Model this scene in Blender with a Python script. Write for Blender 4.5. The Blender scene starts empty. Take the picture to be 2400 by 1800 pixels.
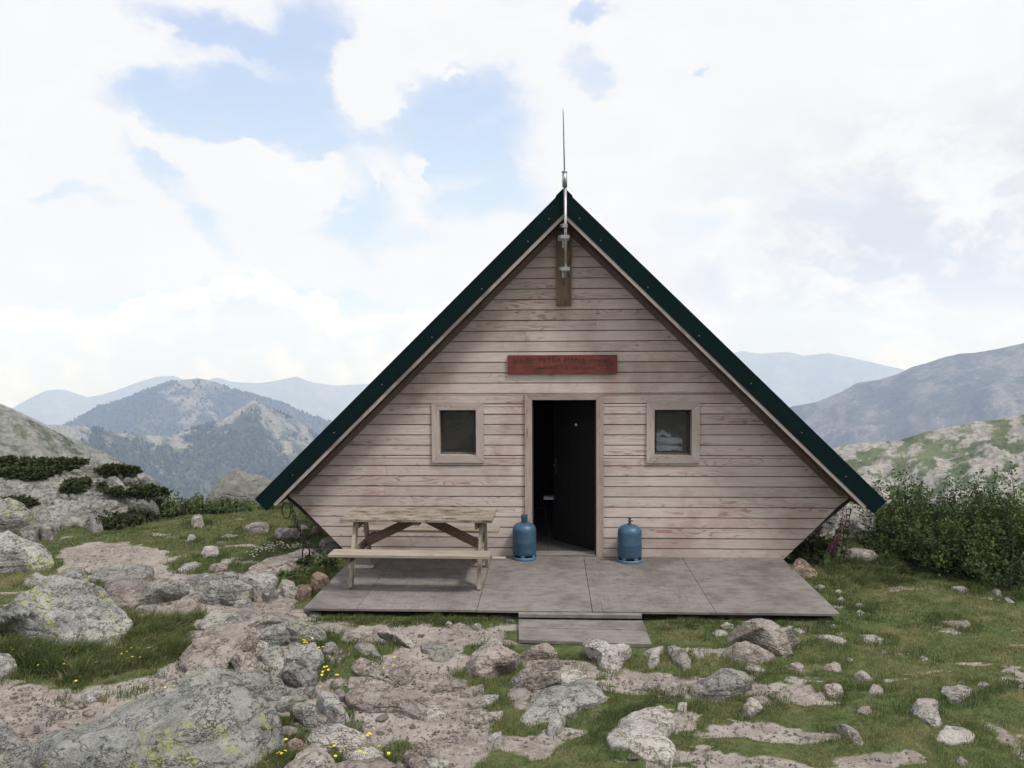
import bpy, bmesh, math, random
import numpy as np
from math import radians, sin, cos, pi, atan2, sqrt
from mathutils import Vector, Matrix, noise as mnoise
random.seed(7); rng = np.random.default_rng(11)
scene = bpy.context.scene
col = scene.collection

# ------------------------------------------------------------------ camera
F_PX = 1899.0                                   # focal length in pixels of the 2400 px wide photograph
CAM = np.array([0.0, -10.3, 2.7])
_y, _p, _r = radians(2.7), radians(-2.73), radians(-0.3)
FW = np.array([-sin(_y)*cos(_p), cos(_y)*cos(_p), sin(_p)])
_R0 = np.cross(FW, [0, 0, 1.0]); _R0 /= np.linalg.norm(_R0); _U0 = np.cross(_R0, FW)
RT = cos(_r)*_R0 + sin(_r)*_U0
UP = -sin(_r)*_R0 + cos(_r)*_U0
cam_data = bpy.data.cameras.new('camera'); cam = bpy.data.objects.new('camera', cam_data); col.objects.link(cam)
cam_data.sensor_width = 36.0; cam_data.lens = 36.0*F_PX/2400; cam_data.clip_start = 0.05; cam_data.clip_end = 90000
m = Matrix(((RT[0], UP[0], -FW[0], CAM[0]), (RT[1], UP[1], -FW[1], CAM[1]), (RT[2], UP[2], -FW[2], CAM[2]), (0, 0, 0, 1)))
cam.matrix_world = m
scene.camera = cam

# ------------------------------------------------------------------ light and exposure
SUN_EL, SUN_AZ = radians(58), radians(128)       # azimuth measured from +y (north) towards +x
scene.view_settings.view_transform = 'Standard'; scene.view_settings.look = 'None'
scene.view_settings.exposure = 0.4
scene.view_settings.gamma = 1.0
sun_d = bpy.data.lights.new('sun', 'SUN'); sun_d.energy = 2.3; sun_d.angle = radians(10); sun_d.color = (1.0, 0.96, 0.90)
sun = bpy.data.objects.new('sun', sun_d); col.objects.link(sun)
sd = Vector((cos(SUN_EL)*sin(SUN_AZ), cos(SUN_EL)*cos(SUN_AZ), sin(SUN_EL)))
sun.rotation_euler = sd.to_track_quat('Z', 'Y').to_euler(); sun.location = (0, 0, 60)
scene.cycles.volume_bounces = 3
scene.cycles.max_bounces = 8; scene.cycles.diffuse_bounces = 3; scene.cycles.transparent_max_bounces = 12

# photograph position (in a 2212 px wide view of it) -> ray, point on a plane
K = 2400/2212
def ray(px, py):
    return FW + RT*((px*K-1200)/F_PX) - UP*((py*K-900)/F_PX)
def on_y(px, py, Y):
    d = ray(px, py); return CAM + d*((Y-CAM[1])/d[1])
def on_z(px, py, Z):
    d = ray(px, py); return CAM + d*((Z-CAM[2])/d[2])
def at_dist(px, py, D):
    d = ray(px, py); return CAM + d*(D/np.hypot(d[0], d[1]))

# ------------------------------------------------------------------ node helpers
class NT:
    def __init__(s, tree):
        s.t = tree; s.n = tree.nodes; s.l = tree.links; s.n.clear()
    def node(s, typ, **kw):
        nd = s.n.new(typ)
        for k, v in kw.items():
            if k.startswith('_'): setattr(nd, k[1:], v)
        return nd
    def put(s, sock, v):
        if isinstance(v, bpy.types.NodeSocket): s.l.new(v, sock)
        elif v is not None:
            try: sock.default_value = v
            except Exception:
                sock.default_value = (v[0], v[1], v[2], 1.0) if len(v) == 3 else v
    def math(s, op, a, b=None, c=None, clamp=False):
        nd = s.n.new('ShaderNodeMath'); nd.operation = op; nd.use_clamp = clamp
        s.put(nd.inputs[0], a)
        if b is not None: s.put(nd.inputs[1], b)
        if c is not None: s.put(nd.inputs[2], c)
        return nd.outputs[0]
    def vmath(s, op, a, b=None, c=None):
        nd = s.n.new('ShaderNodeVectorMath'); nd.operation = op
        s.put(nd.inputs[0], a)
        if b is not None: s.put(nd.inputs[1] if op != 'SCALE' else nd.inputs[3], b)
        return nd.outputs['Value'] if op in ('LENGTH', 'DOT_PRODUCT', 'DISTANCE') else nd.outputs[0]
    def sep(s, v):
        nd = s.n.new('ShaderNodeSeparateXYZ'); s.put(nd.inputs[0], v); return nd.outputs
    def comb(s, x, y, z):
        nd = s.n.new('ShaderNodeCombineXYZ')
        for i, v in enumerate((x, y, z)): s.put(nd.inputs[i], v)
        return nd.outputs[0]
    def noise(s, vec, scale, detail=4, rough=0.55, dist=0.0, col=False):
        nd = s.n.new('ShaderNodeTexNoise'); s.put(nd.inputs['Vector'], vec)
        nd.inputs['Scale'].default_value = scale; nd.inputs['Detail'].default_value = detail
        nd.inputs['Roughness'].default_value = rough; nd.inputs['Distortion'].default_value = dist
        return nd.outputs['Color' if col else 'Fac']
    def voro(s, vec, scale, feature='F1', out='Distance', rnd=1.0, smooth=None):
        nd = s.n.new('ShaderNodeTexVoronoi'); nd.feature = feature
        s.put(nd.inputs['Vector'], vec); nd.inputs['Scale'].default_value = scale
        nd.inputs['Randomness'].default_value = rnd
        if smooth is not None and 'Smoothness' in nd.inputs: nd.inputs['Smoothness'].default_value = smooth
        return nd.outputs[out]
    def ss(s, v, a, b, lo=0.0, hi=1.0):
        nd = s.n.new('ShaderNodeMapRange'); nd.interpolation_type = 'SMOOTHSTEP'
        s.put(nd.inputs[0], v)
        for i, q in enumerate((a, b, lo, hi)): s.put(nd.inputs[i+1], q)
        return nd.outputs[0]
    def ramp(s, v, stops):
        nd = s.n.new('ShaderNodeValToRGB'); s.put(nd.inputs[0], v)
        cr = nd.color_ramp
        while len(cr.elements) < len(stops): cr.elements.new(0.5)
        for e, (p, c) in zip(cr.elements, stops):
            e.position = p; e.color = (c[0], c[1], c[2], 1)
        return nd.outputs[0]
    def mix(s, f, a, b, mode='MIX'):
        nd = s.n.new('ShaderNodeMix'); nd.data_type = 'RGBA'; nd.blend_type = mode
        s.put(nd.inputs['Factor'], f); s.put(nd.inputs[6], a); s.put(nd.inputs[7], b)
        return nd.outputs[2]
    def bump(s, h, strength=0.5, dist=0.01, normal=None):
        nd = s.n.new('ShaderNodeBump'); s.put(nd.inputs['Height'], h)
        nd.inputs['Strength'].default_value = strength; nd.inputs['Distance'].default_value = dist
        if normal is not None: s.put(nd.inputs['Normal'], normal)
        return nd.outputs[0]
    def mapping(s, vec, loc=(0, 0, 0), rot=(0, 0, 0), scale=(1, 1, 1)):
        nd = s.n.new('ShaderNodeMapping'); s.put(nd.inputs[0], vec)
        nd.inputs[1].default_value = loc; nd.inputs[2].default_value = rot; nd.inputs[3].default_value = scale
        return nd.outputs[0]
    def coord(s, which='Object'):
        nd = s.n.new('ShaderNodeTexCoord'); return nd.outputs[which]
    def attr(s, name, out='Fac'):
        nd = s.n.new('ShaderNodeAttribute'); nd.attribute_name = name; return nd.outputs[out]
    def rand(s):
        return s.n.new('ShaderNodeObjectInfo').outputs['Random']
    def out(s, colr, rough=0.85, normal=None, metal=0.0, spec=0.35, **kw):
        b = s.n.new('ShaderNodeBsdfPrincipled'); o = s.n.new('ShaderNodeOutputMaterial')
        s.put(b.inputs['Base Color'], colr); s.put(b.inputs['Roughness'], rough); s.put(b.inputs['Metallic'], metal)
        s.put(b.inputs['Specular IOR Level'], spec)
        for k, v in kw.items(): s.put(b.inputs[k.replace('_', ' ')], v)
        if normal is not None: s.put(b.inputs['Normal'], normal)
        s.l.new(b.outputs[0], o.inputs[0]); return b
def mat(name):
    mt = bpy.data.materials.new(name); mt.use_nodes = True; return mt, NT(mt.node_tree)

# ------------------------------------------------------------------ sky
world = bpy.data.worlds.new('World'); scene.world = world; world.use_nodes = True
w = NT(world.node_tree)
dirv = w.coord('Generated'); dirv = w.vmath('NORMALIZE', dirv)
sx, sy, sz = w.sep(dirv)
az = w.math('ARCTAN2', sx, sy); el = w.math('ARCSINE', sz)
ae = w.comb(az, el, 0.0)
def ae_of(px, py):
    d = ray(px, py); d = d/np.linalg.norm(d); return atan2(d[0], d[1]), math.asin(d[2])
skyt = w.n.new('ShaderNodeTexSky'); skyt.sky_type = 'NISHITA'; skyt.sun_disc = False
skyt.sun_elevation = SUN_EL; skyt.sun_rotation = SUN_AZ; skyt.altitude = 1800; skyt.air_density = 1.0; skyt.dust_density = 1.5; skyt.ozone_density = 1.5
# cloud shapes are laid out by azimuth and elevation on the sky itself
wr1 = w.noise(w.mapping(ae, scale=(1, 1.4, 1)), 5.5, 7, 0.62, col=True)
wr2 = w.noise(w.mapping(ae, loc=(3.1, 1.7, 0.4), scale=(1, 1.2, 1)), 22, 6, 0.65, col=True)
warp = w.vmath('ADD', w.vmath('SCALE', w.vmath('SUBTRACT', wr1, (0.5, 0.5, 0.5)), 0.14), w.vmath('SCALE', w.vmath('SUBTRACT', wr2, (0.5, 0.5, 0.5)), 0.055))
aew = w.vmath('ADD', ae, warp)
S = 1/1750
#        px    py    rx   ry  rot   strength    (openings of blue between the clouds)
HOLES = [(470, 70, 190, 70, 15, .9), (440, 215, 190, 75, 8, 1.0), (640, 250, 190, 125, 0, .95), (690, 60, 110, 110, 0, .85),
         (390, 430, 150, 38, 52, .75), (165, 415, 80, 22, 8, .55), (980, 280, 190, 125, 0, 1.0), (1020, 410, 180, 85, 0, .8),
         (830, 520, 170, 48, 3, .55), (760, 440, 75, 80, 0, .8), (640, 300, 130, 40, 0, .4), (1262, 150, 60, 60, 0, .55), (1290, 12, 60, 22, 0, .6), (1512, 150, 22, 26, 30, .6),
         (1590, 420, 120, 34, 10, .35), (1480, 520, 80, 60, 0, .38), (640, 655, 330, 34, 0, 1.0), (130, 735, 120, 34, 0, .75), (330, 640, 190, 34, 0, .9), (1200, 470, 70, 40, 0, .4),
         (560, 620, 120, 14, 5, .2), (-120, 560, 140, 20, 0, .2), (1650, -160, 160, 60, 0, .7), (700, -160, 300, 90, 0, .9)]
PUFFS = [(805, 165, 75, 88, 35, 1.15), (605, 395, 150, 72, 0, 1.25), (560, 440, 190, 40, 0, .6), (882, 370, 20, 46, -25, .85), (790, 400, 12, 34, 0, .7),
         (955, 118, 48, 32, 0, .6), (430, 95, 170, 26, 17, .5), (1060, 265, 100, 22, -8, .25), (940, 405, 140, 24, -8, .35), (325, 300, 130, 34, 28, .5), (975, 172, 24, 10, 0, .5)]
def blob(vec, b, lo=0.35, hi=1.25):
    a, e = ae_of(b[0], b[1]); ca = cos(radians(b[4])); 
    v = w.vmath('SUBTRACT', vec, (a, e, 0.0))
    v = w.mapping(v, rot=(0, 0, radians(b[4])))
    v = w.mapping(v, scale=(1/(b[2]*S), 1/(b[3]*S), 1))
    return w.ss(w.vmath('LENGTH', v), hi, lo, 0.0, b[5])
hole = 0.0
for b in HOLES: hole = w.math('ADD', hole, blob(aew, b))
puff = 0.0
for b in PUFFS: puff = w.math('ADD', puff, blob(aew, b))
hole = w.math('MINIMUM', hole, 1.0)
fine = w.noise(w.mapping(ae, rot=(0, 0, 0.35), scale=(1, 2.4, 1)), 7, 8, 0.62, 0.4)
blue = w.math('SUBTRACT', hole, puff)
blue = w.math('ADD', blue, w.math('MULTIPLY', w.math('SUBTRACT', fine, 0.53), 1.3))
blue = w.math('MULTIPLY', w.ss(blue, -0.08, 1.0), 0.94)
# low bank of cumulus along the left horizon
band_top = w.ss(w.math('ABSOLUTE', w.math('SUBTRACT', az, ae_of(520, 700)[0])), 0.14, 0.0, 0.0, 0.042)
aec = w.vmath('ADD', ae, w.vmath('SCALE', w.vmath('SUBTRACT', w.noise(ae, 30, 5, 0.6, col=True), (0.5, 0.5, 0.5)), 0.030))
bn = w.noise(aec, 13, 5, 0.55)
bv = w.voro(aec, 44, 'SMOOTH_F1', smooth=0.6)
bh = w.math('ADD', w.math('ADD', band_top, 0.046), w.math('MULTIPLY', w.math('SUBTRACT', bn, 0.5), 0.13))
bh = w.math('SUBTRACT', bh, w.math('MULTIPLY', bv, 0.016))
dep = w.math('SUBTRACT', bh, el)                     # how deep inside the bank of cumulus
cum = w.ss(dep, -0.002, 0.004)
cum = w.math('MULTIPLY', cum, w.ss(az, ae_of(1100, 700)[0], ae_of(900, 700)[0]))
blue = w.math('MULTIPLY', blue, w.math('SUBTRACT', 1.0, cum))
# shading of the cloud layer: slight greys, heavier to the lower right
g1 = w.noise(w.mapping(aew, scale=(1, 1.8, 1)), 6, 6, 0.6)
grey_r = blob(ae, (2120, 560, 620, 330, 0, 1.0), 0.1, 1.3)
grey_r2 = blob(ae, (1750, 600, 330, 90, -6, .5), 0.1, 1.3)
grey_r3 = blob(ae, (1900, 710, 480, 90, -4, .9), 0.1, 1.3)
grey_r2 = w.math('ADD', grey_r2, grey_r3)
grey_l = blob(ae, (300, 700, 500, 90, 0, .35), 0.1, 1.3)
gs = w.math('ADD', w.math('ADD', grey_r, grey_r2), grey_l)
greyf = w.math('MULTIPLY', w.math('ADD', gs, 0.12), w.ss(g1, 0.36, 0.60))
greyc = w.math('MULTIPLY', cum, w.math('MULTIPLY', w.ss(w.math('ADD', w.noise(aec, 24, 5, .6), w.math('MULTIPLY', bv, .25)), 0.42, 0.70), w.ss(dep, 0.004, 0.035, 0.05, 0.85)))
greyf = w.math('ADD', greyf, greyc, clamp=True)
cloud = w.mix(greyf, (7.3, 7.33, 7.42), (5.1, 5.35, 6.0))
skyb2 = w.vmath('SCALE', w.ramp(w.ss(el, 0.02, 0.42), [(0.0, (0.70, 0.83, 0.93)), (0.45, (0.60, 0.75, 0.94)), (1.0, (0.47, 0.60, 0.89))]), 8.0)
skyb = w.mix(0.92, skyt.outputs[0], skyb2)
skycol = w.mix(blue, cloud, skyb)
skycol = w.vmath('SCALE', skycol, w.math('ADD', 1.0, w.math('MULTIPLY', cum, w.ss(dep, 0.05, 0.0, 0.16, 0.24))))
hz_ = w.math('POWER', 2.718, w.math('DIVIDE', w.math('MAXIMUM', el, 0.0), -0.07))
skycol = w.vmath('MULTIPLY', skycol, w.vmath('ADD', (1.0, 1.0, 1.0), w.vmath('SCALE', (0.0, 0.04, 0.16), hz_)))
over = w.math('MAXIMUM', w.ss(el, 0.55, 0.85), w.ss(w.math('MULTIPLY', sy, -1.0), -0.1, 0.5))   # sky gain added out of view, overhead and behind the viewer, as fill light
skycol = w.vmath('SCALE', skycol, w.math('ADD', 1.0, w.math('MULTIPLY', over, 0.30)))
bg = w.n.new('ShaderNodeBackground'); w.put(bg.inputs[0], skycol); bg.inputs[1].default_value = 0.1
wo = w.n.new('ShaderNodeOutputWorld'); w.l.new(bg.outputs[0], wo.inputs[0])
world.cycles.sampling_method = 'MANUAL'; world.cycles.sample_map_resolution = 512

# ------------------------------------------------------------------ object helpers
def tag(o, label=None, cat=None, group=None, kind=None):
    if label: o['label'] = label
    if cat: o['category'] = cat
    if group: o['group'] = group
    if kind: o['kind'] = kind
    return o
def thing(name, label, cat, loc=(0, 0, 0), group=None, rz=0.0):
    o = bpy.data.objects.new(name, None); col.objects.link(o); o.location = loc; o.rotation_euler = (0, 0, rz)
    o.empty_display_size = 0.1
    return tag(o, label, cat, group)
class MB:
    """collects polygons with uv in metres; u runs along the grain"""
    def __init__(s): s.v = []; s.f = []; s.uv = []; s.sm = []
    def poly(s, pts, uvs=None, smooth=False):
        i = len(s.v); s.v += [tuple(p) for p in pts]; s.f.append(list(range(i, i+len(pts))))
        s.uv.append(uvs if uvs else [(p[0], p[2]) for p in pts]); s.sm.append(smooth)
    def hexa(s, P, axis=0, ofs=None):
        """P: 8 points, index = ix + 2*iy + 4*iz; axis = grain direction"""
        if ofs is None: ofs = 40.0*random.randint(1, 400)
        P = [np.array(p, float) for p in P]
        L = [np.linalg.norm(P[1]-P[0]), np.linalg.norm(P[2]-P[0]), np.linalg.norm(P[4]-P[0])]
        def loc(i): return [(i & 1)*L[0], ((i >> 1) & 1)*L[1], ((i >> 2) & 1)*L[2]]
        oth = [a for a in range(3) if a != axis]
        for q in ((0, 2, 3, 1), (4, 5, 7, 6), (0, 1, 5, 4), (2, 6, 7, 3), (0, 4, 6, 2), (1, 3, 7, 5)):
            uv = []
            for i in q:
                l = loc(i); uv.append((ofs + l[axis], l[oth[0]]+l[oth[1]]))
            s.poly([P[i] for i in q], uv)
    def box(s, x0, x1, y0, y1, z0, z1, axis=None, ofs=None):
        if axis is None: axis = int(np.argmax([abs(x1-x0), abs(y1-y0), abs(z1-z0)]))
        s.hexa([(x, y, z) for z in (z0, z1) for y in (y0, y1) for x in (x0, x1)], axis, ofs)
    def obox(s, o, ax, ay, az, axis=0, ofs=None):
        o, ax, ay, az = (np.array(q, float) for q in (o, ax, ay, az))
        s.hexa([o + ax*i + ay*j + az*k for k in (0, 1) for j in (0, 1) for i in (0, 1)], axis, ofs)
    def beam(s, a, b, w_, h_, side=(0, 1, 0), axis=0):
        """bar from a to b, w_ wide along side, h_ high"""
        a, b, side = np.array(a, float), np.array(b, float), np.array(side, float)
        d = b-a; dn = d/np.linalg.norm(d); side = side-dn*np.dot(side, dn); side /= np.linalg.norm(side); up = np.cross(dn, side)
        s.obox(a-side*w_/2-up*h_/2, d, side*w_, up*h_, axis)
    def tube(s, pts, r, n=8, closed=False, cap=True):
        pts = [np.array(p, float) for p in pts]; m_ = len(pts); rs = r if hasattr(r, '__len__') else [r]*m_
        base = len(s.v); prev = None; u = 0.0; rows = []
        for i, p in enumerate(pts):
            if closed: t = pts[(i+1) % m_]-pts[i-1]
            else: t = pts[min(i+1, m_-1)]-pts[max(i-1, 0)]
            t = t/(np.linalg.norm(t)+1e-9)
            if prev is None: a = np.cross(t, (0.3, 0.1, 1.0)); 
            else: a = prev - t*np.dot(prev, t)
            if np.linalg.norm(a) < 1e-6: a = np.cross(t, (1, 0, 0))
            a /= np.linalg.norm(a); prev = a; b = np.cross(t, a)
            rows.append([p + rs[i]*(a*cos(2*pi*k/n)+b*sin(2*pi*k/n)) for k in range(n)])
        for row in rows: s.v += [tuple(q) for q in row]
        rng_ = range(m_) if closed else range(m_-1)
        for i in rng_:
            j = (i+1) % m_
            for k in range(n):
                k2 = (k+1) % n
                s.f.append([base+i*n+k, base+i*n+k2, base+j*n+k2, base+j*n+k]); s.uv.append([(i*.05, k/n), (i*.05, (k+1)/n), (i*.05+.05, (k+1)/n), (i*.05+.05, k/n)]); s.sm.append(True)
        if cap and not closed:
            s.f.append([base+k for k in reversed(range(n))]); s.uv.append([(0, 0)]*n); s.sm.append(False)
            s.f.append([base+(m_-1)*n+k for k in range(n)]); s.uv.append([(0, 0)]*n); s.sm.append(False)
    def lathe(s, prof, n=32, c=(0, 0, 0)):
        base = len(s.v)
        for r, z in prof:
            for k in range(n): s.v.append((c[0]+r*cos(2*pi*k/n), c[1]+r*sin(2*pi*k/n), c[2]+z))
        for i in range(len(prof)-1):
            for k in range(n):
                k2 = (k+1) % n
                s.f.append([base+i*n+k, base+i*n+k2, base+(i+1)*n+k2, base+(i+1)*n+k]); s.uv.append([(k/n, i*.1)]*4); s.sm.append(True)
    def build(s, name, material, parent=None, bevel=0.0, loc=(0, 0, 0)):
        me = bpy.data.meshes.new(name); me.from_pydata(s.v, [], s.f)
        ul = me.uv_layers.new(name='UVMap'); flat = [c for f in s.uv for q in f for c in q]
        ul.data.foreach_set('uv', flat); me.polygons.foreach_set('use_smooth', s.sm)
        me.materials.append(material)
        if bevel > 0:
            bm = bmesh.new(); bm.from_mesh(me); bmesh.ops.remove_doubles(bm, verts=bm.verts, dist=1e-5)
            ed = [e for e in bm.edges if len(e.link_faces) == 2 and e.calc_face_angle(0) > 0.6]
            bmesh.ops.bevel(bm, geom=ed, offset=bevel, segments=1, affect='EDGES', clamp_overlap=True); bm.to_mesh(me); bm.free()
        me.update(); o = bpy.data.objects.new(name, me); col.objects.link(o)
        if parent: o.parent = parent
        o.location = loc
        return o
def np_mesh(name, V, Fc, material, smooth=True, parent=None, loc=(0, 0, 0), attrs=None):
    """V (n,3), Fc (m,k) arrays"""
    me = bpy.data.meshes.new(name); k = Fc.shape[1]
    me.vertices.add(len(V)); me.vertices.foreach_set('co', np.asarray(V, np.float32).ravel())
    me.loops.add(Fc.size); me.loops.foreach_set('vertex_index', Fc.astype(np.int32).ravel())
    me.polygons.add(len(Fc)); me.polygons.foreach_set('loop_start', np.arange(0, Fc.size, k, dtype=np.int32))
    me.polygons.foreach_set('use_smooth', np.full(len(Fc), smooth))
    me.materials.append(material)
    for an, av in (attrs or {}).items():
        a = me.attributes.new(an, 'FLOAT', 'POINT'); a.data.foreach_set('value', np.asarray(av, np.float32).ravel())
    me.update(calc_edges=True)
    o = bpy.data.objects.new(name, me); col.objects.link(o); o.location = loc
    if parent: o.parent = parent
    return o

# ------------------------------------------------------------------ vectorised noise
_perm = np.random.default_rng(5).permutation(256); _perm = np.concatenate([_perm, _perm, _perm])
_grad = np.random.default_rng(6).normal(size=(256, 3)); _grad /= np.linalg.norm(_grad, axis=1)[:, None]
def perlin(x, y, z=0.0):
    x, y, z = np.broadcast_arrays(np.asarray(x, float), np.asarray(y, float), np.asarray(z, float))
    xi, yi, zi = np.floor(x).astype(int), np.floor(y).astype(int), np.floor(z).astype(int)
    xf, yf, zf = x-xi, y-yi, z-zi
    u, v, w_ = (t*t*t*(t*(t*6-15)+10) for t in (xf, yf, zf))
    r = 0
    for dx in (0, 1):
        for dy in (0, 1):
            for dz in (0, 1):
                h = _perm[_perm[_perm[(xi+dx) & 255] + ((yi+dy) & 255)] + ((zi+dz) & 255)]
                g = _grad[h]
                d = g[..., 0]*(xf-dx)+g[..., 1]*(yf-dy)+g[..., 2]*(zf-dz)
                r = r + d*(u if dx else 1-u)*(v if dy else 1-v)*(w_ if dz else 1-w_)
    return r*1.5
def fbm(x, y, z=0.0, o=4, g=0.5):
    r = 0; a = 1.0; s = 1.0
    for i in range(o):
        r = r + a*perlin(np.asarray(x)*s+i*17.3, np.asarray(y)*s+i*5.1, np.asarray(z)*s+i*9.7); a *= g; s *= 2.03
    return r
def ridged(x, y, z=0.0, o=5, g=0.5):
    r = 0; a = 1.0; s = 1.0
    for i in range(o):
        r = r + a*(1-np.abs(perlin(np.asarray(x)*s+i*7.3, np.asarray(y)*s+i*3.1, np.asarray(z)*s+i*9.7))*2); a *= g; s *= 2.03
    return r
def sstep(x, a, b):
    t = np.clip((x-a)/(b-a), 0, 1); return t*t*(3-2*t)
# ------------------------------------------------------------------ materials
def wood(name, c_light, c_dark, c_stain, grain=1.0, figure=1.0, stain=0.4, rough=0.85, knots=0.6, tint=0.12, blotch=0.0, blotch_c=(0.05, 0.04, 0.035), freq=9.0):
    mt, n = mat(name)
    uv = n.coord('UV'); u, v, _ = n.sep(uv)
    bid = n.math('FLOOR', n.math('DIVIDE', n.math('ADD', u, 20.0), 40.0))
    wn = n.n.new('ShaderNodeTexWhiteNoise'); wn.noise_dimensions = '1D'; n.put(wn.inputs['W'], bid)
    rnd = wn.outputs['Value']
    p = n.comb(n.math('MULTIPLY', u, 0.9), n.math('MULTIPLY', v, 5.0), n.math('MULTIPLY', rnd, 37.0))
    big = n.noise(p, 1.5, 2, 0.5)
    ph = n.math('ADD', n.math('MULTIPLY', v, freq), n.math('MULTIPLY', big, 9.0*figure))
    rings = n.math('SINE', n.math('MULTIPLY', ph, 6.2))
    rings = n.ss(rings, 0.35, 1.0)
    rings = n.math('MULTIPLY', n.math('MULTIPLY', rings, n.ss(n.noise(p, 1.1, 3, 0.6), 0.45, 0.62)), n.math('ADD', .35, n.math('MULTIPLY', n.math('FRACT', n.math('MULTIPLY', rnd, 13.7)), .8)))
    fib = n.noise(n.comb(n.math('MULTIPLY', u, 3.0), n.math('MULTIPLY', v, 90.0), rnd), 1.0, 4, 0.7)
    vk = n.comb(n.math('MULTIPLY', u, 1.0), n.math('MULTIPLY', v, 3.2), n.math('MULTIPLY', rnd, 91.0))
    kd = n.voro(vk, 2.3)
    kn = n.ss(kd, 0.075, 0.035)
    kn2 = n.math('MULTIPLY', n.ss(kd, 0.17, 0.06), 0.45)
    base = n.mix(n.ss(fib, 0.3, 0.75), c_light, c_dark)
    c = n.mix(n.math('MULTIPLY', rings, 0.75*grain), base, c_stain)
    c = n.mix(n.math('MULTIPLY', kn2, knots), c, c_stain)
    c = n.mix(n.math('MULTIPLY', kn, knots), c, (c_stain[0]*.35, c_stain[1]*.3, c_stain[2]*.3))
    obj = n.coord('Object')
    st = n.ss(n.noise(obj, 1.1, 5, 0.65), 0.45, 0.68)
    c = n.mix(n.math('MULTIPLY', st, stain), c, c_stain)
    if blotch: c = n.mix(n.math('MULTIPLY', n.ss(n.noise(n.mapping(obj, scale=(1.2, 2.2, 2)), 4.5, 7, 0.7), 0.46, 0.62), blotch), c, blotch_c)
    c = n.mix(1.0, c, n.comb(*[n.math('ADD', 1.0-tint, n.math('MULTIPLY', rnd, 2*tint))]*3), 'MULTIPLY')
    h = n.math('ADD', n.math('MULTIPLY', fib, 0.5), n.math('MULTIPLY', rings, -0.5))
    n.out(c, rough, n.bump(h, 0.35, 0.002), spec=0.25)
    return mt
M = {}
M['siding'] = wood('siding_wood', (0.53, 0.465, 0.44), (0.405, 0.34, 0.315), (0.225, 0.128, 0.104), grain=.9, figure=1.1, stain=.42, tint=.10)
M['trim'] = wood('trim_wood', (0.44, 0.385, 0.36), (0.33, 0.28, 0.26), (0.18, 0.11, 0.085), grain=1.1, figure=1.3, stain=.2, freq=14)
M['doortrim'] = wood('door_trim_wood', (0.40, 0.33, 0.30), (0.29, 0.23, 0.205), (0.16, 0.095, 0.075), grain=1.0, figure=1.3, stain=.4, freq=12)
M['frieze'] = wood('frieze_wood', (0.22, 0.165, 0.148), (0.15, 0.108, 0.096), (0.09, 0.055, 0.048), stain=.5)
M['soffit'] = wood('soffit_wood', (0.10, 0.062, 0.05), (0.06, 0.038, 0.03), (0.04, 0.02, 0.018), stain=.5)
M['barge'] = wood('barge_wood', (0.42, 0.385, 0.36), (0.25, 0.215, 0.195), (0.10, 0.08, 0.07), stain=.7, tint=.05)
M['deck'] = wood('deck_plywood', (0.222, 0.203, 0.194), (0.165, 0.150, 0.143), (0.095, 0.083, 0.079), grain=.6, figure=1.6, stain=.75, knots=.15, tint=.05, freq=4, blotch=.5, blotch_c=(.085, .072, .066))
M['table'] = wood('table_wood', (0.35, 0.31, 0.262), (0.235, 0.20, 0.165), (0.115, 0.085, 0.066), stain=.3, tint=.10)
M['tabletop'] = wood('table_top_wood', (0.325, 0.285, 0.243), (0.205, 0.17, 0.142), (0.11, 0.075, 0.058), stain=.5, blotch=.88, blotch_c=(0.085, 0.062, 0.048), tint=.1)
M['brace'] = wood('brace_wood', (0.21, 0.145, 0.11), (0.14, 0.095, 0.072), (0.08, 0.05, 0.04), stain=.5)
M['plank'] = wood('plank_wood', (0.20, 0.15, 0.10), (0.13, 0.095, 0.065), (0.07, 0.04, 0.03), stain=.5)
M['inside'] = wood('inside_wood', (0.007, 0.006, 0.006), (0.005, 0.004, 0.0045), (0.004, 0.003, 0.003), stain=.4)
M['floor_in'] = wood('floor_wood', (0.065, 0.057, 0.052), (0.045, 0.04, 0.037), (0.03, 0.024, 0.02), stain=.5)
def sign_mat():
    mt, n = mat('red_sign_wood'); o = n.coord('Object')
    a = n.noise(n.mapping(o, scale=(3, 3, 8)), 2.0, 5, .65)
    c = n.mix(n.ss(a, .38, .62), (0.175, 0.038, 0.028), (0.095, 0.026, 0.026))
    f = n.noise(n.mapping(o, scale=(4, 1, 120)), 1.0, 3, .6)
    c = n.mix(n.math('MULTIPLY', n.ss(f, .5, .8), .35), c, (0.06, 0.02, 0.02))
    c = n.mix(n.ss(n.noise(o, 60, 2, .5), .74, .78), c, (.35, .3, .28))
    n.out(c, .6, n.bump(f, .3, .002)); return mt
M['sign'] = sign_mat()
def simple(name, c, rough=.5, metal=0.0, var=.15, scale=30, spec=.5, c2=None, bump=0.0):
    mt, n = mat(name); o = n.coord('Object'); a = n.noise(o, scale, 5, .6)
    c2 = c2 or tuple(q*(1-2*var) for q in c)
    n.out(n.mix(n.ss(a, .35, .7), c, c2), n.math('ADD', rough-.08, n.math('MULTIPLY', a, .16)), n.bump(a, bump, .004) if bump else None, metal, spec)
    return mt
M['letter'] = simple('carved_letter', (.050, .019, .018), .8)
M['green'] = simple('green_sheet_metal', (.0036, .0120, .0132), .8, 0.0, .15, 5, .05, c2=(.0046, .0145, .0155))
M['steel'] = simple('galvanised_steel', (.42, .42, .43), .42, .85, .18, 60)
M['steel_dull'] = simple('dull_steel', (.22, .22, .22), .6, .5, .2, 60)
M['chain'] = simple('rusty_chain_iron', (.018, .016, .016), .7, .4, .2, 80, c2=(.035, .018, .012))
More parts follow.
